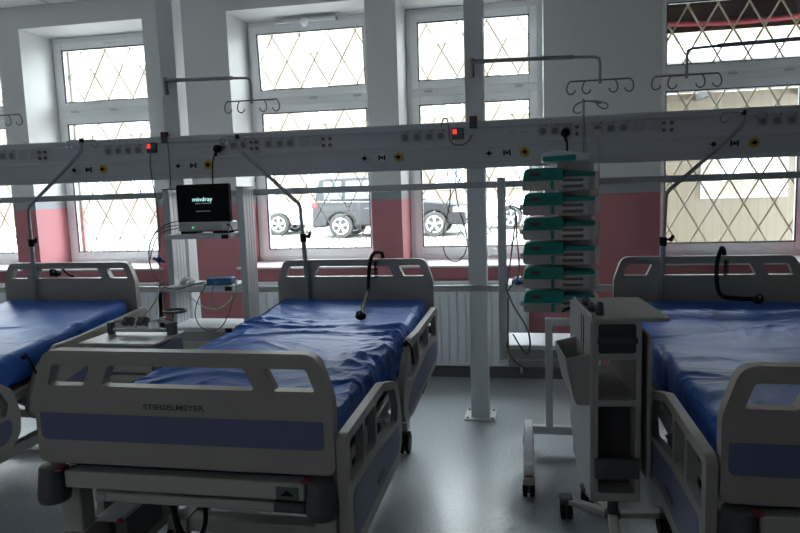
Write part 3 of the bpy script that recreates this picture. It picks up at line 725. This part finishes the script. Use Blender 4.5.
        xo = x + th - .001 if side > 0 else x - .001
        MB().prism([rnd(st, .04, 4)], .002, T(xo, 0, 0) @ YZ).build('blue_insert', 'stripe', g)
        xo = x + th + .001 if side > 0 else x - .006
        MB().prism([rnd([q(.44, .448), q(.56, .455), q(.56, .468), q(.44, .461)], .004)], .005, T(xo, 0, 0) @ YZ).build('release_slot', 'plastic_dark', g)
        if shift:
            for o in [g] + list(g.children):
                for q_ in o.data.vertices: q_.co.y += shift
        xi = x - .02 if side > 0 else x + th
        for vv in (v0 + .3 * L, v0 + .7 * L):
            sh0 = MB().box(xi, xi + .02, vv - .02, vv + .02, .50 - low + dz(vv), .60 - low * .6 + dz(vv)).build('guard_bracket', 'darkmetal', t)
            for q_ in sh0.data.vertices: q_.co.y += shift
    guard(1, -.02, .85, False); guard(1, .90, 2.06, True, .02 if tilt else 0, bool(tilt))
    lw = .30 if lowered else 0
    guard(-1, .10 if lowered else -.02, .85, False, lw); guard(-1, .90, 2.06, True, lw)
    hk = MB(); hk.tube([(1.015, 1.10, .80 + dz(.9)), (1.04, 1.10, .77 + dz(.9)), (1.042, 1.12, .72 + dz(.9)), (1.04, 1.14, .68 + dz(.9))], .005, 8, 1); hk.sphere((1.015, 1.09, .785 + dz(.9)), .013); sh0 = hk.build('strap_buckle', 'black', t)
    return t
bedC = bed((-1.565, 1.84, 0), 'grey hospital bed in the middle with its blue-striped footboard towards us', lowered=True)
bedR = bed((.492, 1.80, 0), 'grey hospital bed at the right edge, beside the bedside cart')
bedL = bed((-3.57, 1.84, 0), 'grey hospital bed at the left edge, its headboard under the leftmost windows', tilt=.075, shift=.16)
bedL.location.y = 1.84

def mattress(loc, label, seed, amp, tilt=0, head=.035, group=None):
    nu, nv = 190, 290; w0, w1 = .045, .955; l0, l1 = .045, 2.095
    zt, drop = .785, .15; R = .035
    wid = w1 - w0; prof_len = drop + wid + drop
    vs = []; fs = []
    def fold(x, y, k):
        wx = noise.noise(V(x * 2.2, y * 2.0, seed)) * .22; wy = noise.noise(V(x * 2.0, y * 2.3, seed + 5)) * .22
        X_, Y_ = x + wx, y + wy; t = 0
        for ang, fx, fy, k_, sh_ in ((.30, 1.1, 4.2, 1.0, 1), (-.45, 1.4, 5.0, .8, 2), (1.0, 1.3, 4.6, .6, 3), (.15, 2.2, 9.0, .42, 4), (-.9, 2.4, 8.0, .38, 5), (.6, 4, 16, .18, 6)):
            ca, sa = math.cos(ang), math.sin(ang); u, w_ = X_ * ca + Y_ * sa, -X_ * sa + Y_ * ca
            c = max(0, 1 - abs(noise.noise(V(u * fx, w_ * fy, seed + sh_ * 7))) * 4.2)
            m = max(0, min(1, .45 + 1.8 * noise.noise(V(X_ * 1.9, Y_ * 1.9, seed + sh_ * 13))))
            t += k_ * m * c ** 1.3
        return t
    for j in range(nv + 1):
        v = j / nv; y = l0 + (l1 - l0) * v
        for i in range(nu + 1):
            s = -drop + (wid + 2 * drop) * i / nu
            if s < 0: x, z, nx, nz = w0, zt + s, -1, 0
            elif s > wid: x, z, nx, nz = w1, zt - (s - wid), 1, 0
            else: x, z, nx, nz = w0 + s, zt, 0, 1
            # round the shoulder
            e = min(abs(s), abs(s - wid)); 
            if 0 <= s <= wid:
                k = max(0, 1 - min(s, wid - s) / R); z -= R * .45 * k * k
            else:
                k = max(0, 1 - e / R); x += (R * .45 * k * k) * (1 if s < 0 else -1)
            edge = 1 - min(1, min(abs(s), abs(wid - s)) / .18) if 0 <= s <= wid else 1
            A = amp * (.55 + .7 * edge)
            hv = max(0, (y - 1.75)); A *= max(.25, 1 - hv * 2)
            d = fold(s, y, 0) * A
            if nz: z += d - A * .15 + (head * max(0, y - 1.5) / .6)
            else:
                gather = math.sin(y * 34 + 5 * noise.noise(V(y * 2.5, 0, seed))) * (zt - z) / drop
                x += nx * (d * .55 + (.008 * gather) * min(1.2, amp / .03)); z += head * max(0, y - 1.5) / .6
                z -= 0
            if j in (0, nv) and False: pass
            z += -tilt * (2.15 - y)
            sag = .010 * noise.noise(V(s * 1.4, y * 1.2, seed + 20)); 
            if nz: z += sag
            x = max(.0, min(1.0, x))
            vs.append((x, y, z))
    n1 = nu + 1
    for j in range(nv):
        for i in range(nu): a = j * n1 + i; fs.append((a, a + 1, a + n1 + 1, a + n1))
    # end faces and underside
    def low(y): return .617 - tilt * (2.15 - y)
    base = len(vs)
    for j in (0, nv):
        y = vs[j * n1][1]
        for i in range(n1): p = vs[j * n1 + i]; vs.append((min(w1 - .01, max(w0 + .01, p[0])), y, low(y)))
    for jj, j in enumerate((0, nv)):
        b0 = base + jj * n1
        for i in range(nu): fs.append((j * n1 + i, j * n1 + i + 1, b0 + i + 1, b0 + i))
    fs.append((base, base + nu, base + n1 + nu, base + n1))
    b = MB(); b.add(vs, fs); o = b.build('mattress', 'sheet'); o.location = loc
    for p in o.data.polygons: p.use_smooth = True
    tag(o, label, 'mattress', group); return o
mattress((-1.565, 1.84, 0), 'blue plastic-covered mattress, heavily wrinkled, on the middle bed', 3.3, .023)
mattress((.492, 1.80, 0), 'dark blue covered mattress on the right bed behind the cart', 11.1, .015, head=.03)
mattress((-3.57, 1.84, 0), 'smooth blue covered mattress on the left bed', 21.7, .008, tilt=.075, head=.03)

# infusion poles clamped on the headboards
def bed_pole(label, base, knee, bend, top, hk=.10):
    t = thing('infusion_pole', label, 'infusion pole', base); B = Vector(base)
    q = lambda p: tuple(Vector(p) - B)
    MB().tube([(0, 0, 0), q(knee)], .0145, 12).build('lower_tube', 'greymetal', t)
    k = Vector(knee); 
    MB().tube([q(k - V(0, 0, .02)), q((bend[0], bend[1], bend[2] - .06)), q(bend), q((bend[0] * .9 + top[0] * .1, bend[1], bend[2] * .9 + (top[2] - .08) * .1)), q((top[0] * .93 + bend[0] * .07, top[1], (top[2] - .10))), q((top[0], top[1], top[2] - .05)), q(top)], .0115, 10, 2).build('bent_tube', 'greymetal', t)
    c = MB(); c.cyl(q(k - V(0, 0, .03)), q(k + V(0, 0, .02)), .02); c.cyl(q(k), q(k + V(.04, -.01, .01)), .007); c.cyl(q(k + V(.036, -.01, -.005)), q(k + V(.052, -.012, .03)), .010); c.build('clamp_knob', 'black', t)
    h = MB(); hooks(h, q(top), hk, 0, .03, 2, .003); T0 = Vector(q(top)); h.tube([T0 + V(-.03, -.07, 0), T0 + V(.03, .07, 0)], .003)
    h.build('hook_cross', 'chrome', t); MB().cyl(T0 - V(0, 0, .015), T0 + V(0, 0, .012), .014).build('top_cap', 'black', t)
bed_pole('bent grey infusion pole rising from the middle bed, leaning left', (-1.352, 3.955, .80), (-1.368, 3.955, 1.21), (-1.377, 3.955, 1.41), (-1.766, 3.955, 1.845))
bed_pole('bent grey infusion pole rising from the left bed, leaning right', (-3.31, 3.955, .80), (-3.298, 3.955, 1.21), (-3.302, 3.955, 1.44), (-2.853, 3.955, 1.87))
bed_pole('bent grey infusion pole rising from the right bed, leaning right', (.746, 3.92, .80), (.752, 3.92, 1.156), (.762, 3.92, 1.42), (1.152, 3.92, 1.84))
# handsets on black cords
def handset(label, pts, end, coil, r=.012):
    B = Vector(pts[0]); t = thing('bed_handset', label, 'handset', B)
    q = lambda p: tuple(Vector(p) - B)
    MB().tube([q(p) for p in pts], r, 10, 3).build('flexible_neck', 'black', t)
    c = MB()
    (a, b) = coil; n = 60; A, Bq = Vector(q(a)), Vector(q(b))
    c.tube([A.lerp(Bq, k / n) + V(.011 * math.cos(k * .9), .011 * math.sin(k * .9), 0) for k in range(n + 1)], .003, 6); c.build('coiled_cord', 'black', t)
    e = Vector(q(end)); g = MB(); g.sphere(e, .03, 14, (1, 1, .75)); g.cyl(e + V(0, -.012, .008), e + V(0, -.030, .018), .018); g.build('round_head', 'black', t)
    MB().cyl(e + V(0, -.030, .018), e + V(0, -.033, .020), .008).build('lens', 'greymetal', g and t)
handset('black curved handset neck hooked over the middle headboard, round end on blue mattress', [(-.885, 4.055, 1.03), (-.887, 4.055, 1.09), (-.90, 4.03, 1.105), (-.925, 3.97, 1.105), (-.945, 3.955, 1.06), (-.953, 3.95, 1.0), (-.955, 3.93, .92), (-.945, 3.88, .87), (-.925, 3.72, .855), (-.90, 3.55, .835), (-.875, 3.42, .828)], (-.868, 3.37, .828), ((-.915, 3.975, 1.05), (-.915, 3.975, .95)))
handset('black curved handset neck hooked over the right headboard', [(1.10, 4.015, 1.03), (1.098, 4.015, 1.09), (1.08, 3.99, 1.105), (1.06, 3.93, 1.105), (1.04, 3.915, 1.06), (1.032, 3.91, 1.0), (1.03, 3.89, .90), (1.045, 3.86, .845), (1.12, 3.80, .845), (1.19, 3.77, .85)], (1.20, 3.76, .848), ((1.088, 3.93, 1.04), (1.088, 3.93, .95)))
handset('black cord bundle behind the left headboard opening', [(-3.22, 4.06, 1.02), (-3.20, 4.06, 1.045), (-3.17, 4.06, 1.02), (-3.12, 4.06, .97), (-3.08, 4.06, .96)], (-3.21, 4.06, .98), ((-3.25, 4.06, 1.01), (-3.25, 4.06, .96)), .007)

# ------------------------------------------------------------------ carts
def cart(loc, rz, label, top, variant):
    t = thing('bedside_cart', label, 'cart', loc, rz); h = top
    W_, D = (.185, .52) if variant == 'R' else (.34, .40)
    # table top
    if variant == 'R':
        MB().prism([rnd([(-.008, -.012), (.285, -.012), (.29, .0), (.29, .475), (.0, .475), (-.008, .45)], .012)], .016, T(0, 0, h - .016)).build('table_top', 'carttop', t, bevel=.004)
        lip = MB(); lip.tube([(-.004, .0, h + .004), (-.004, .45, h + .004)], .006)
        lip.build('top_rim', 'cartbody', t)
    z0 = h - .016
    body = MB(); th = .016; zb = .20
    # end frame with openings, seen from the foot of the beds
    def zz(v): return v
    outer = rnd([(0, zb), (W_, zb), (W_, z0), (0, z0)], [.01, .01, 0, 0], 3)
    o1 = rnd([(.018, .235), (W_ - .02, .235), (W_ - .02, .600), (.018, .600)], .008, 3)
    o2 = rnd([(.018, .626), (W_ - .02, .626), (W_ - .02, .792), (.018, .792)], .008, 3)
    body.prism([outer, o1, o2], .02, T(0, 0, 0) @ XZ)
    body.prism([outer, o2], .02, T(0, D - .02, 0) @ XZ)
    body.box(W_ - th, W_, .02, D - .02, zb, z0); body.box(0, W_, .02, D - .02, .604, .622); body.box(0, W_, .02, D - .02, zb, .232); body.box(0, W_, .02, D - .02, .795, .815)
    body.build('body', 'cartbody', t, bevel=.003)
    if variant == 'R':
        sd_ = rnd([(0, zb + .005), (0, z0), (D, z0), (D, .33), (.30 + .0, zb + .005)], [0, 0, 0, .02, .02], 3)
        sd_ = rnd([(.0, zb), (.0, z0), (D, z0), (D, zb + .16), (D * .62, zb)], [.0, 0, 0, .03, .03], 3)
        side = MB().prism([sd_], .014, T(-.014, 0, 0) @ YZ).build('side_panel', 'cartside', t, bevel=.003)
        gv = MB(); gv.box(-.0165, -.014, .14, .152, .60, z0 - .005); gv.build('groove', 'cartdark', side)
        MB().box(-.0162, -.014, .20, .204, .60, z0 - .005).build('groove', 'cartdark', side)
        # recessed handle plate
        hp = MB().prism([rnd([(.018, .818), (W_ - .022, .818), (W_ - .022, .936), (.018, .936)], .012)], .006, T(0, -.004, 0) @ XZ).build('handle_recess', 'cartdark', t, bevel=.002)
        MB().prism([rnd([(.012, .858), (W_ - .016, .858), (W_ - .016, .884), (.012, .884)], .008)], .010, T(0, -.016, 0) @ XZ).build('handle_bar', 'plastic_dark', hp, bevel=.003)
        # bottle holder and inside of the lower opening
        MB().box(.004, W_ - .006, -.012, .0, .300, .385).build('holder_band', 'plastic_dark', t, bevel=.003)
        MB().box(.02, W_ - .02, .10, .115, .235, .578).build('inner_panel', 'cartdark', t)
        # tilted bin on the left side
        bn = MB(); L0, L1 = .005, .33; 
        cs = [(-.016, .815), (-.016, .61), (-.060, .61), (-.072, .635), (-.105, .795)]
        ins = [(-.026, .84), (-.026, .59), (-.056, .59), (-.066, .605), (-.098, .80)]
        def wall(y0, y1): bn.prism([cs], y1 - y0, T(0, y1, 0) @ Matrix(((1, 0, 0, 0), (0, 0, -1, 0), (0, 1, 0, 0), (0, 0, 0, 1))))
        wall(L0, L0 + .008); wall(L1 - .008, L1)
        th_ = .007
        for (a, b) in zip(cs, cs[1:]):
            (xa, za), (xb, zb_) = a, b; d = Vector((xb - xa, zb_ - za)); n_ = Vector((d.y, -d.x)).normalized() * th_
            bn.prism([[(xa, za), (xb, zb_), (xb - n_.x, zb_ - n_.y), (xa - n_.x, za - n_.y)]], L1 - L0, T(0, L1, 0) @ Matrix(((1, 0, 0, 0), (0, 0, -1, 0), (0, 1, 0, 0), (0, 0, 0, 1))))
        bn.build('side_bin', 'cartbody', t, bevel=.003)
        # folded table leaf on the right
        lf = MB().prism([rnd([(.02, .28), (.02, .885), (.36, .885), (.36, .28)], [.05, .03, .03, .05], 5)], .018, T(W_ + .030, 0, 0) @ YZ).build('folded_leaf', 'cartbody', t, bevel=.005)
        MB().box(W_, W_ + .030, .10, .30, .40, .85).build('leaf_hinge', 'cartdark', t)
        # knob and objects on the rim
        kb = MB(); kb.cyl((.035, .06, h), (.035, .06, h + .045), .017, .014); kb.cyl((.035, .06, h + .045), (.035, .06, h + .055), .014, .008); kb.build('top_knob', 'plastic_dark', t, bevel=.002)
        kk = MB()
        for k, yy in enumerate((.14, .21, .27, .33)): kk.sphere((.018 + .01 * (k % 2), yy, h + .012), .017, 10, (1.1, 1, .8))
        kk.tube([(.03, .10, h + .012), (.035, .20, h + .022), (.02, .30, h + .015), (.03, .42, h + .012)], .006, 8, 2); kk.build('rail_clip', 'plastic_dark', t)
    # the body sits on a column, so bring it to its height and size
    k_ = .911
    for o in t.children_recursive:
        for v in o.data.vertices: v.co = (v.co.x * k_, v.co.y * k_, 1.5 - (1.5 - v.co.z) * k_)
    zb = 1.5 - (1.5 - zb) * k_; CX, CY = .145, .35
    pc = MB(); pc.cyl((CX, CY, .05), (CX, CY, zb), .022); pc.cyl((CX, CY, .075), (CX, CY, .10), .034); pc.build('foot_column', 'plastic_dark', t)
    lg = MB()
    ends = [(-.03, .474), (.36, .36), (.09, -.02), (.08, .58)]
    for ex, ey in ends:
        d = (Vector((ex, ey, 0)) - V(CX, CY, 0)); L = d.length; a = math.atan2(d.y, d.x)
        lg.box(0, L, -.022, .022, .075, .10, T(CX, CY, .0) @ Matrix.Rotation(a, 4, 'Z'))
    lg.build('base_arm', 'steel', t, bevel=.006)
    for ex, ey in ends:
        g = MB(); g.cyl((ex - .024, ey, .042), (ex - .005, ey, .042), .042, n=18); g.cyl((ex + .005, ey, .042), (ex + .024, ey, .042), .042, n=18); o = g.build('caster', 'black', t, bevel=.004)
        MB().box(ex - .028, ex + .028, ey - .03, ey + .04, .075, .105).build('caster_hood', 'plastic_dark', o, bevel=.01)
    return t, h, W_, D
cart((.236, 2.44, 0), math.radians(5), 'tall narrow grey bedside cart with open shelves and side bin, right of centre', .962, 'R')
def cart_left():
    t = thing('bedside_cart', 'low beige-topped bedside cart with chrome rail, between the left and middle beds', 'cart', (-2.10, 2.775, 0), 0)
    W_, D, h = .375, .285, .81
    MB().prism([rnd([(-.012, -.01), (W_ + .01, -.01), (W_ + .01, D), (-.012, D)], .01)], .016, T(0, 0, h - .016)).build('table_top', 'carttop', t, bevel=.004)
    b = MB(); b.box(0, W_ - .01, .01, D - .01, .745, .784); b.box(0.01, W_ - .02, .02, D - .02, .66, .745); b.build('body', 'cartbody', t, bevel=.004)
    b = MB().box(W_ - .014, W_ + .002, .0, D - .01, .64, .782).build('side_panel', 'cartblue', t, bevel=.003)
    kn = MB()
    for k in range(4): kn.box(.07 + k * .04, .09 + k * .04, -.002, .011, .752, .772)
    kn.box(.20, .25, -.002, .011, .752, .77); kn.build('front_switch', 'cartdark', t)
    lo = MB(); lo.box(.03, W_ - .04, .03, D - .04, .16, .65); lo.build('cabinet', 'cartbody', t, bevel=.006)
    r = MB(); r.tube([(.05, .19, h + .022), (.34, .19, h + .022)], .010, 10); r.build('rail', 'panel', t)
    r = MB(); r.tube([(.03, .22, h + .060), (.36, .23, h + .060)], .006, 8); r.tube([(.25, .22, h + .06), (.33, .20, h + .085)], .006, 8); r.build('upper_rail', 'chrome', t)
    for x, rr in ((.03, .020), (.365, .026)):
        MB().cyl((x, .20, h), (x, .20, h + .062), rr, n=18).build('rail_post', 'darkmetal', t, bevel=.003)
    for x in (.10, .13, .18, .21): MB().cyl((x, .21, h + .045), (x, .235, h + .072), .017, n=14).build('valve_knob', 'plastic_dark', t, bevel=.002)
    for x in (.02, W_ - .04):
        for y in (.04, D - .06): MB().cyl((x - .012, y, .035), (x + .02, y, .035), .035, n=18).build('caster', 'black', t)
    c = MB()
    c.box(.0, W_ - .02, .02, .06, .07, .10); c.box(.0, W_ - .02, D - .08, D - .04, .07, .10); c.box(.15, .19, .03, D - .05, .07, .16); c.build('base_frame', 'steel', t, bevel=.004)
    rg = MB(); rg.tube([(.330 + .058 * math.cos(k * .2618), .30 + .05 * math.sin(k * .2618), h + .098) for k in range(24)], .007, 8, closed=True)
    rg.tube([(.345, .255, h + .098), (.36, .22, h + .07), (.362, .205, h + .05)], .006, 8); rg.build('bottle_ring', 'plastic_dark', t)
cart_left()
tp = MB(); tp.sphere((0, 0, 0), .018); tp.cyl((-.035, 0, .01), (.035, 0, -.012), .008); tp.cyl((0, 0, -.03), (.0, 0, .03), .006)
tp.v = [tuple(Vector(p) + V(-2.127, 3.56, 1.12) - mo.location) for p in tp.v]; tp.build('stopcock', 'violet', mo)

# ------------------------------------------------------------------ white rolling frame with the pump tower
fr = thing('rolling_stand', 'white rolling stand carrying the green infusion pumps', 'stand', (.0, 3.42, 0))
q = lambda x, y, z: (x, y - 3.42, z)
def bx(mb, x0, x1, y0, y1, z0, z1): return mb.box(x0, x1, y0 - 3.42, y1 - 3.42, z0, z1)
bx(MB(), .097, .137, 3.68, 3.72, .10, .755).build('column', 'white', fr, bevel=.004)
bx(MB(), .137, .355, 3.68, 3.72, .715, .755).build('top_beam', 'white', fr, bevel=.004)
bx(MB(), .355, .395, 3.68, 3.72, .10, .755).build('column', 'white', fr, bevel=.004)
bx(MB(), .02, .37, 3.675, 3.72, .095, .14).build('base_bar', 'white', fr, bevel=.004)
for x in (-.024, .362):
    b = MB(); b.prism([rnd([(3.06 - 3.42, .085), (3.06 - 3.42, .150), (3.10 - 3.42, .165), (3.72 - 3.42, .165), (3.76 - 3.42, .13), (3.74 - 3.42, .085)], .012)], .05, T(x, 0, 0) @ YZ)
    o = b.build('foot_beam', 'white', fr, bevel=.005)
    MB().box(x + .006, x + .044, 3.058 - 3.42, 3.060 - 3.42, .118, .126).build('red_mark', 'red', o)
    bx(MB(), x - .002, x + .052, 3.05, 3.09, .078, .108).build('foot_cap', 'cartbody', fr, bevel=.005)
for x in (.0, .387):
    for y in (3.105, 3.70): caster(fr, x, y - 3.42, 0, .040)
# tower pole, bracket and cover
px0 = .298
pole = MB(); pole.cyl(q(px0, 3.58, .50), q(px0, 3.58, 1.10), .016); pole.cyl(q(px0 - .012, 3.50, .80), q(px0 - .012, 3.50, 1.90), .006, .0055)
pole.box(px0 - .03, px0 + .03, 3.50 - 3.42, 3.70 - 3.42, .715, .755)
pole.build('pole', 'greymetal', fr)
h = MB(); c = V(.286, .08, 1.895)
h.tube([c, c + V(-.02, 0, -.005), c + V(-.045, 0, -.02), c + V(-.05, 0, -.045), c + V(-.03, 0, -.06), c + V(-.01, 0, -.05)], .0035, 6, 2)
h.tube([c, c + V(.04, .02, .0), c + V(.09, .01, -.005), c + V(.12, 0, -.02), c + V(.11, 0, -.045), c + V(.08, 0, -.035), c + V(.06, 0, -.01)], .0035, 6, 2)
h.tube([c, c + V(.03, -.05, -.005), c + V(.06, -.06, -.015), c + V(.08, -.05, -.02), c + V(.08, -.03, -.01), c + V(.05, -.02, 0)], .0035, 6, 2)
h.tube([c + V(0, 0, .012), c], .004, 6)
h.build('drip_hook', 'chrome', fr)
YP = 3.35
bk = MB(); bk.box(.155, .322, YP + .136 - 3.42, YP + .20 - 3.42, .86, 1.598); bk.build('rack_back', 'pumpgrey', fr, bevel=.006)
MB().box(.310, .334, YP + .137 - 3.42, YP + .21 - 3.42, .90, 1.595).build('edge_strip', 'cream', fr, bevel=.006)
lid = MB().prism([rnd([(.078, 1.598), (.295, 1.598), (.300, 1.630), (.15, 1.652), (.075, 1.640)][:], [.008, .008, .01, .05, .015], 5)], .19, T(0, YP - .05 - 3.42, 0) @ XZ).build('cover', 'white', fr, bevel=.010, seg=3)
MB().prism([rnd([(.082, 1.600), (.235, 1.600), (.235, 1.628), (.078, 1.622)], .008)], .006, T(0, YP - .055 - 3.42, 0) @ XZ).build('green_strip', 'green', lid)
def pump(k):
    z0 = .853 + (5 - k) * .1208
    ordl = ['topmost', 'second from top', 'third from top', 'third from bottom', 'second from bottom', 'lowest']
    t = thing('infusion_pump', 'green and grey infusion pump, %s in the tower of six' % ordl[k], 'infusion pump', (.0, YP, z0), group='green infusion pumps in the tower')
    A = lambda pts, d, y, r, n=5: MB().prism([rnd(pts, r, n)], d, T(0, y, 0) @ XZ)
    A([(-.016, .004), (.176, .004), (.176, .052), (-.020, .052)], .15, -.015, [.014, .006, .004, .004]).build('drive_housing', 'pumpgrey', t, bevel=.005)
    A([(-.018, .052), (.178, .052), (.176, .108), (.162, .113), (.015, .113), (-.006, .106)], .155, -.022, [.004, .004, .01, .01, .03, .02]).build('green_cover', 'green', t, bevel=.006, seg=3)
    A([(-.006, .060), (.150, .060), (.150, .102), (.004, .102)], .002, -.0235, .01).build('cover_panel', mat_cover, t)
    MB().box(.018, .066, -.0245, -.0233, .074, .092).build('display', 'display', t)
    lt = MB()
    for xx in (.025, .034, .043, .052): lt.box(xx, xx + .005, -.0250, -.0244, .078, .087)
    lt.build('display_digits', 'darkred', t)
    A([(.118, .008), (.134, .008), (.134, .050), (.118, .050)], .010, -.024, .006).build('green_latch', 'green', t, bevel=.002)
    A([(.150, .0), (.335, .0), (.335, .070), (.150, .070)], .12, -.010, .006).build('syringe_bay', 'pumpgrey', t, bevel=.004)
    A([(.186, .072), (.328, .072), (.328, .088), (.186, .092)], .12, -.016, .004).build('green_bar', 'green', t, bevel=.003)
    sl = MB()
    for zz in (.014, .044): sl.box(.158, .272, -.0125, -.009, zz, zz + .013)
    sl.build('slot', 'pumpdark', t)
    MB().cyl((.160, -.016, .0365), (.278, -.016, .0365), .007, n=12).build('plunger_rail', 'cream', t)
    MB().box(.272, .300, -.020, -.008, .002, .066).build('pusher', 'panel', t, bevel=.003)
    A([(.325, .002), (.344, .010), (.348, .05), (.344, .088), (.325, .094)], .11, -.012, .006).build('end_cap', 'cream', t, bevel=.004)
    MB().cyl((-.032, .01, .045), (-.016, .01, .045), .013, n=16).build('side_knob', 'pumpgrey', t, bevel=.002)
    mt = MB().box(.16, .30, .021, .03, .075, .078)
    return t
M['display'] = mat('pump_display', (.10, .055, .085), .3)
mat_cover = mat('green_panel', (.014, .25, .21), .35)
pump_first = pump(0)
for k in range(1, 6): pump(k)

cable('sensor_cable', [(-1.960, 3.80, 0.940), (-2.030, 3.78, 0.820), (-2.040, 3.77, 0.720), (-1.970, 3.77, 0.640), (-1.870, 3.77, 0.660), (-1.810, 3.77, 0.750), (-1.770, 3.78, 0.890)], .0035, 'pumpdark', mo)
cable('sensor_cable', [(-2.180, 3.90, 1.330), (-2.20, 3.80, 1.32), (-2.28, 3.78, 1.27), (-2.33, 3.78, 1.15), (-2.32, 3.78, 1.03), (-2.26, 3.79, .93), (-2.18, 3.80, .90), (-2.05, 3.79, .935), (-2.0, 3.85, .945)], .004, 'pumpdark', mo)
cable('sensor_cable', [(-.105, 3.76, .86), (-.11, 3.72, .62), (-.10, 3.72, .52), (0, 3.72, .45), (.10, 3.74, .43), (.22, 3.76, .47)], .005, 'pumpdark', rk2)
cable('infusion_line', [(-.046, 3.37, 1.42), (-.06, 3.37, 1.405), (-.09, 3.37, 1.385), (-.05, 3.36, 1.37), (-.055, 3.38, 1.30), (-.075, 3.40, 1.15), (-.10, 3.42, .98)], .004, 'pumpdark', fr)
cable('infusion_line', [(-.046, 3.38, 1.34), (-.05, 3.39, 1.24), (-.035, 3.40, 1.10), (-.04, 3.42, 1.02), (-.09, 3.46, .96), (-.10, 3.55, .93)], .004, 'pumpdark', fr)
cable('power_cord', [(.23, 4.075, 1.76), (.235, 4.0, 1.74), (.235, 3.98, 1.66), (.22, 3.85, 1.6), (.2, 3.6, 1.52)], .006, 'black', fr)
cable('drain_line', [(-2.25, 3.78, 1.30), (-2.18, 3.66, 1.20), (-2.127, 3.56, 1.12), (-2.10, 3.52, 1.02), (-2.03, 3.36, .92), (-1.98, 3.10, .86), (-1.95, 2.98, .825)], .004, 'pumpdark', mo)
cable('power_cord', [(.17, 3.312, .865), (.22, 3.30, .90), (.28, 3.31, .885), (.37, 3.30, .83), (.385, 3.45, .83), (.37, 3.54, .80), (.33, 3.60, .78)], .006, 'black', fr)
plug(.230, fr)
cable('sensor_cable', [(-2.18, 3.90, 1.305), (-2.22, 3.80, 1.300), (-2.30, 3.79, 1.25), (-2.335, 3.79, 1.14)], .0035, 'pumpdark', mo)
cable('sensor_cable', [(-2.18, 3.90, 1.285), (-2.23, 3.81, 1.275), (-2.29, 3.80, 1.22), (-2.325, 3.79, 1.10)], .0035, 'pumpdark', mo)
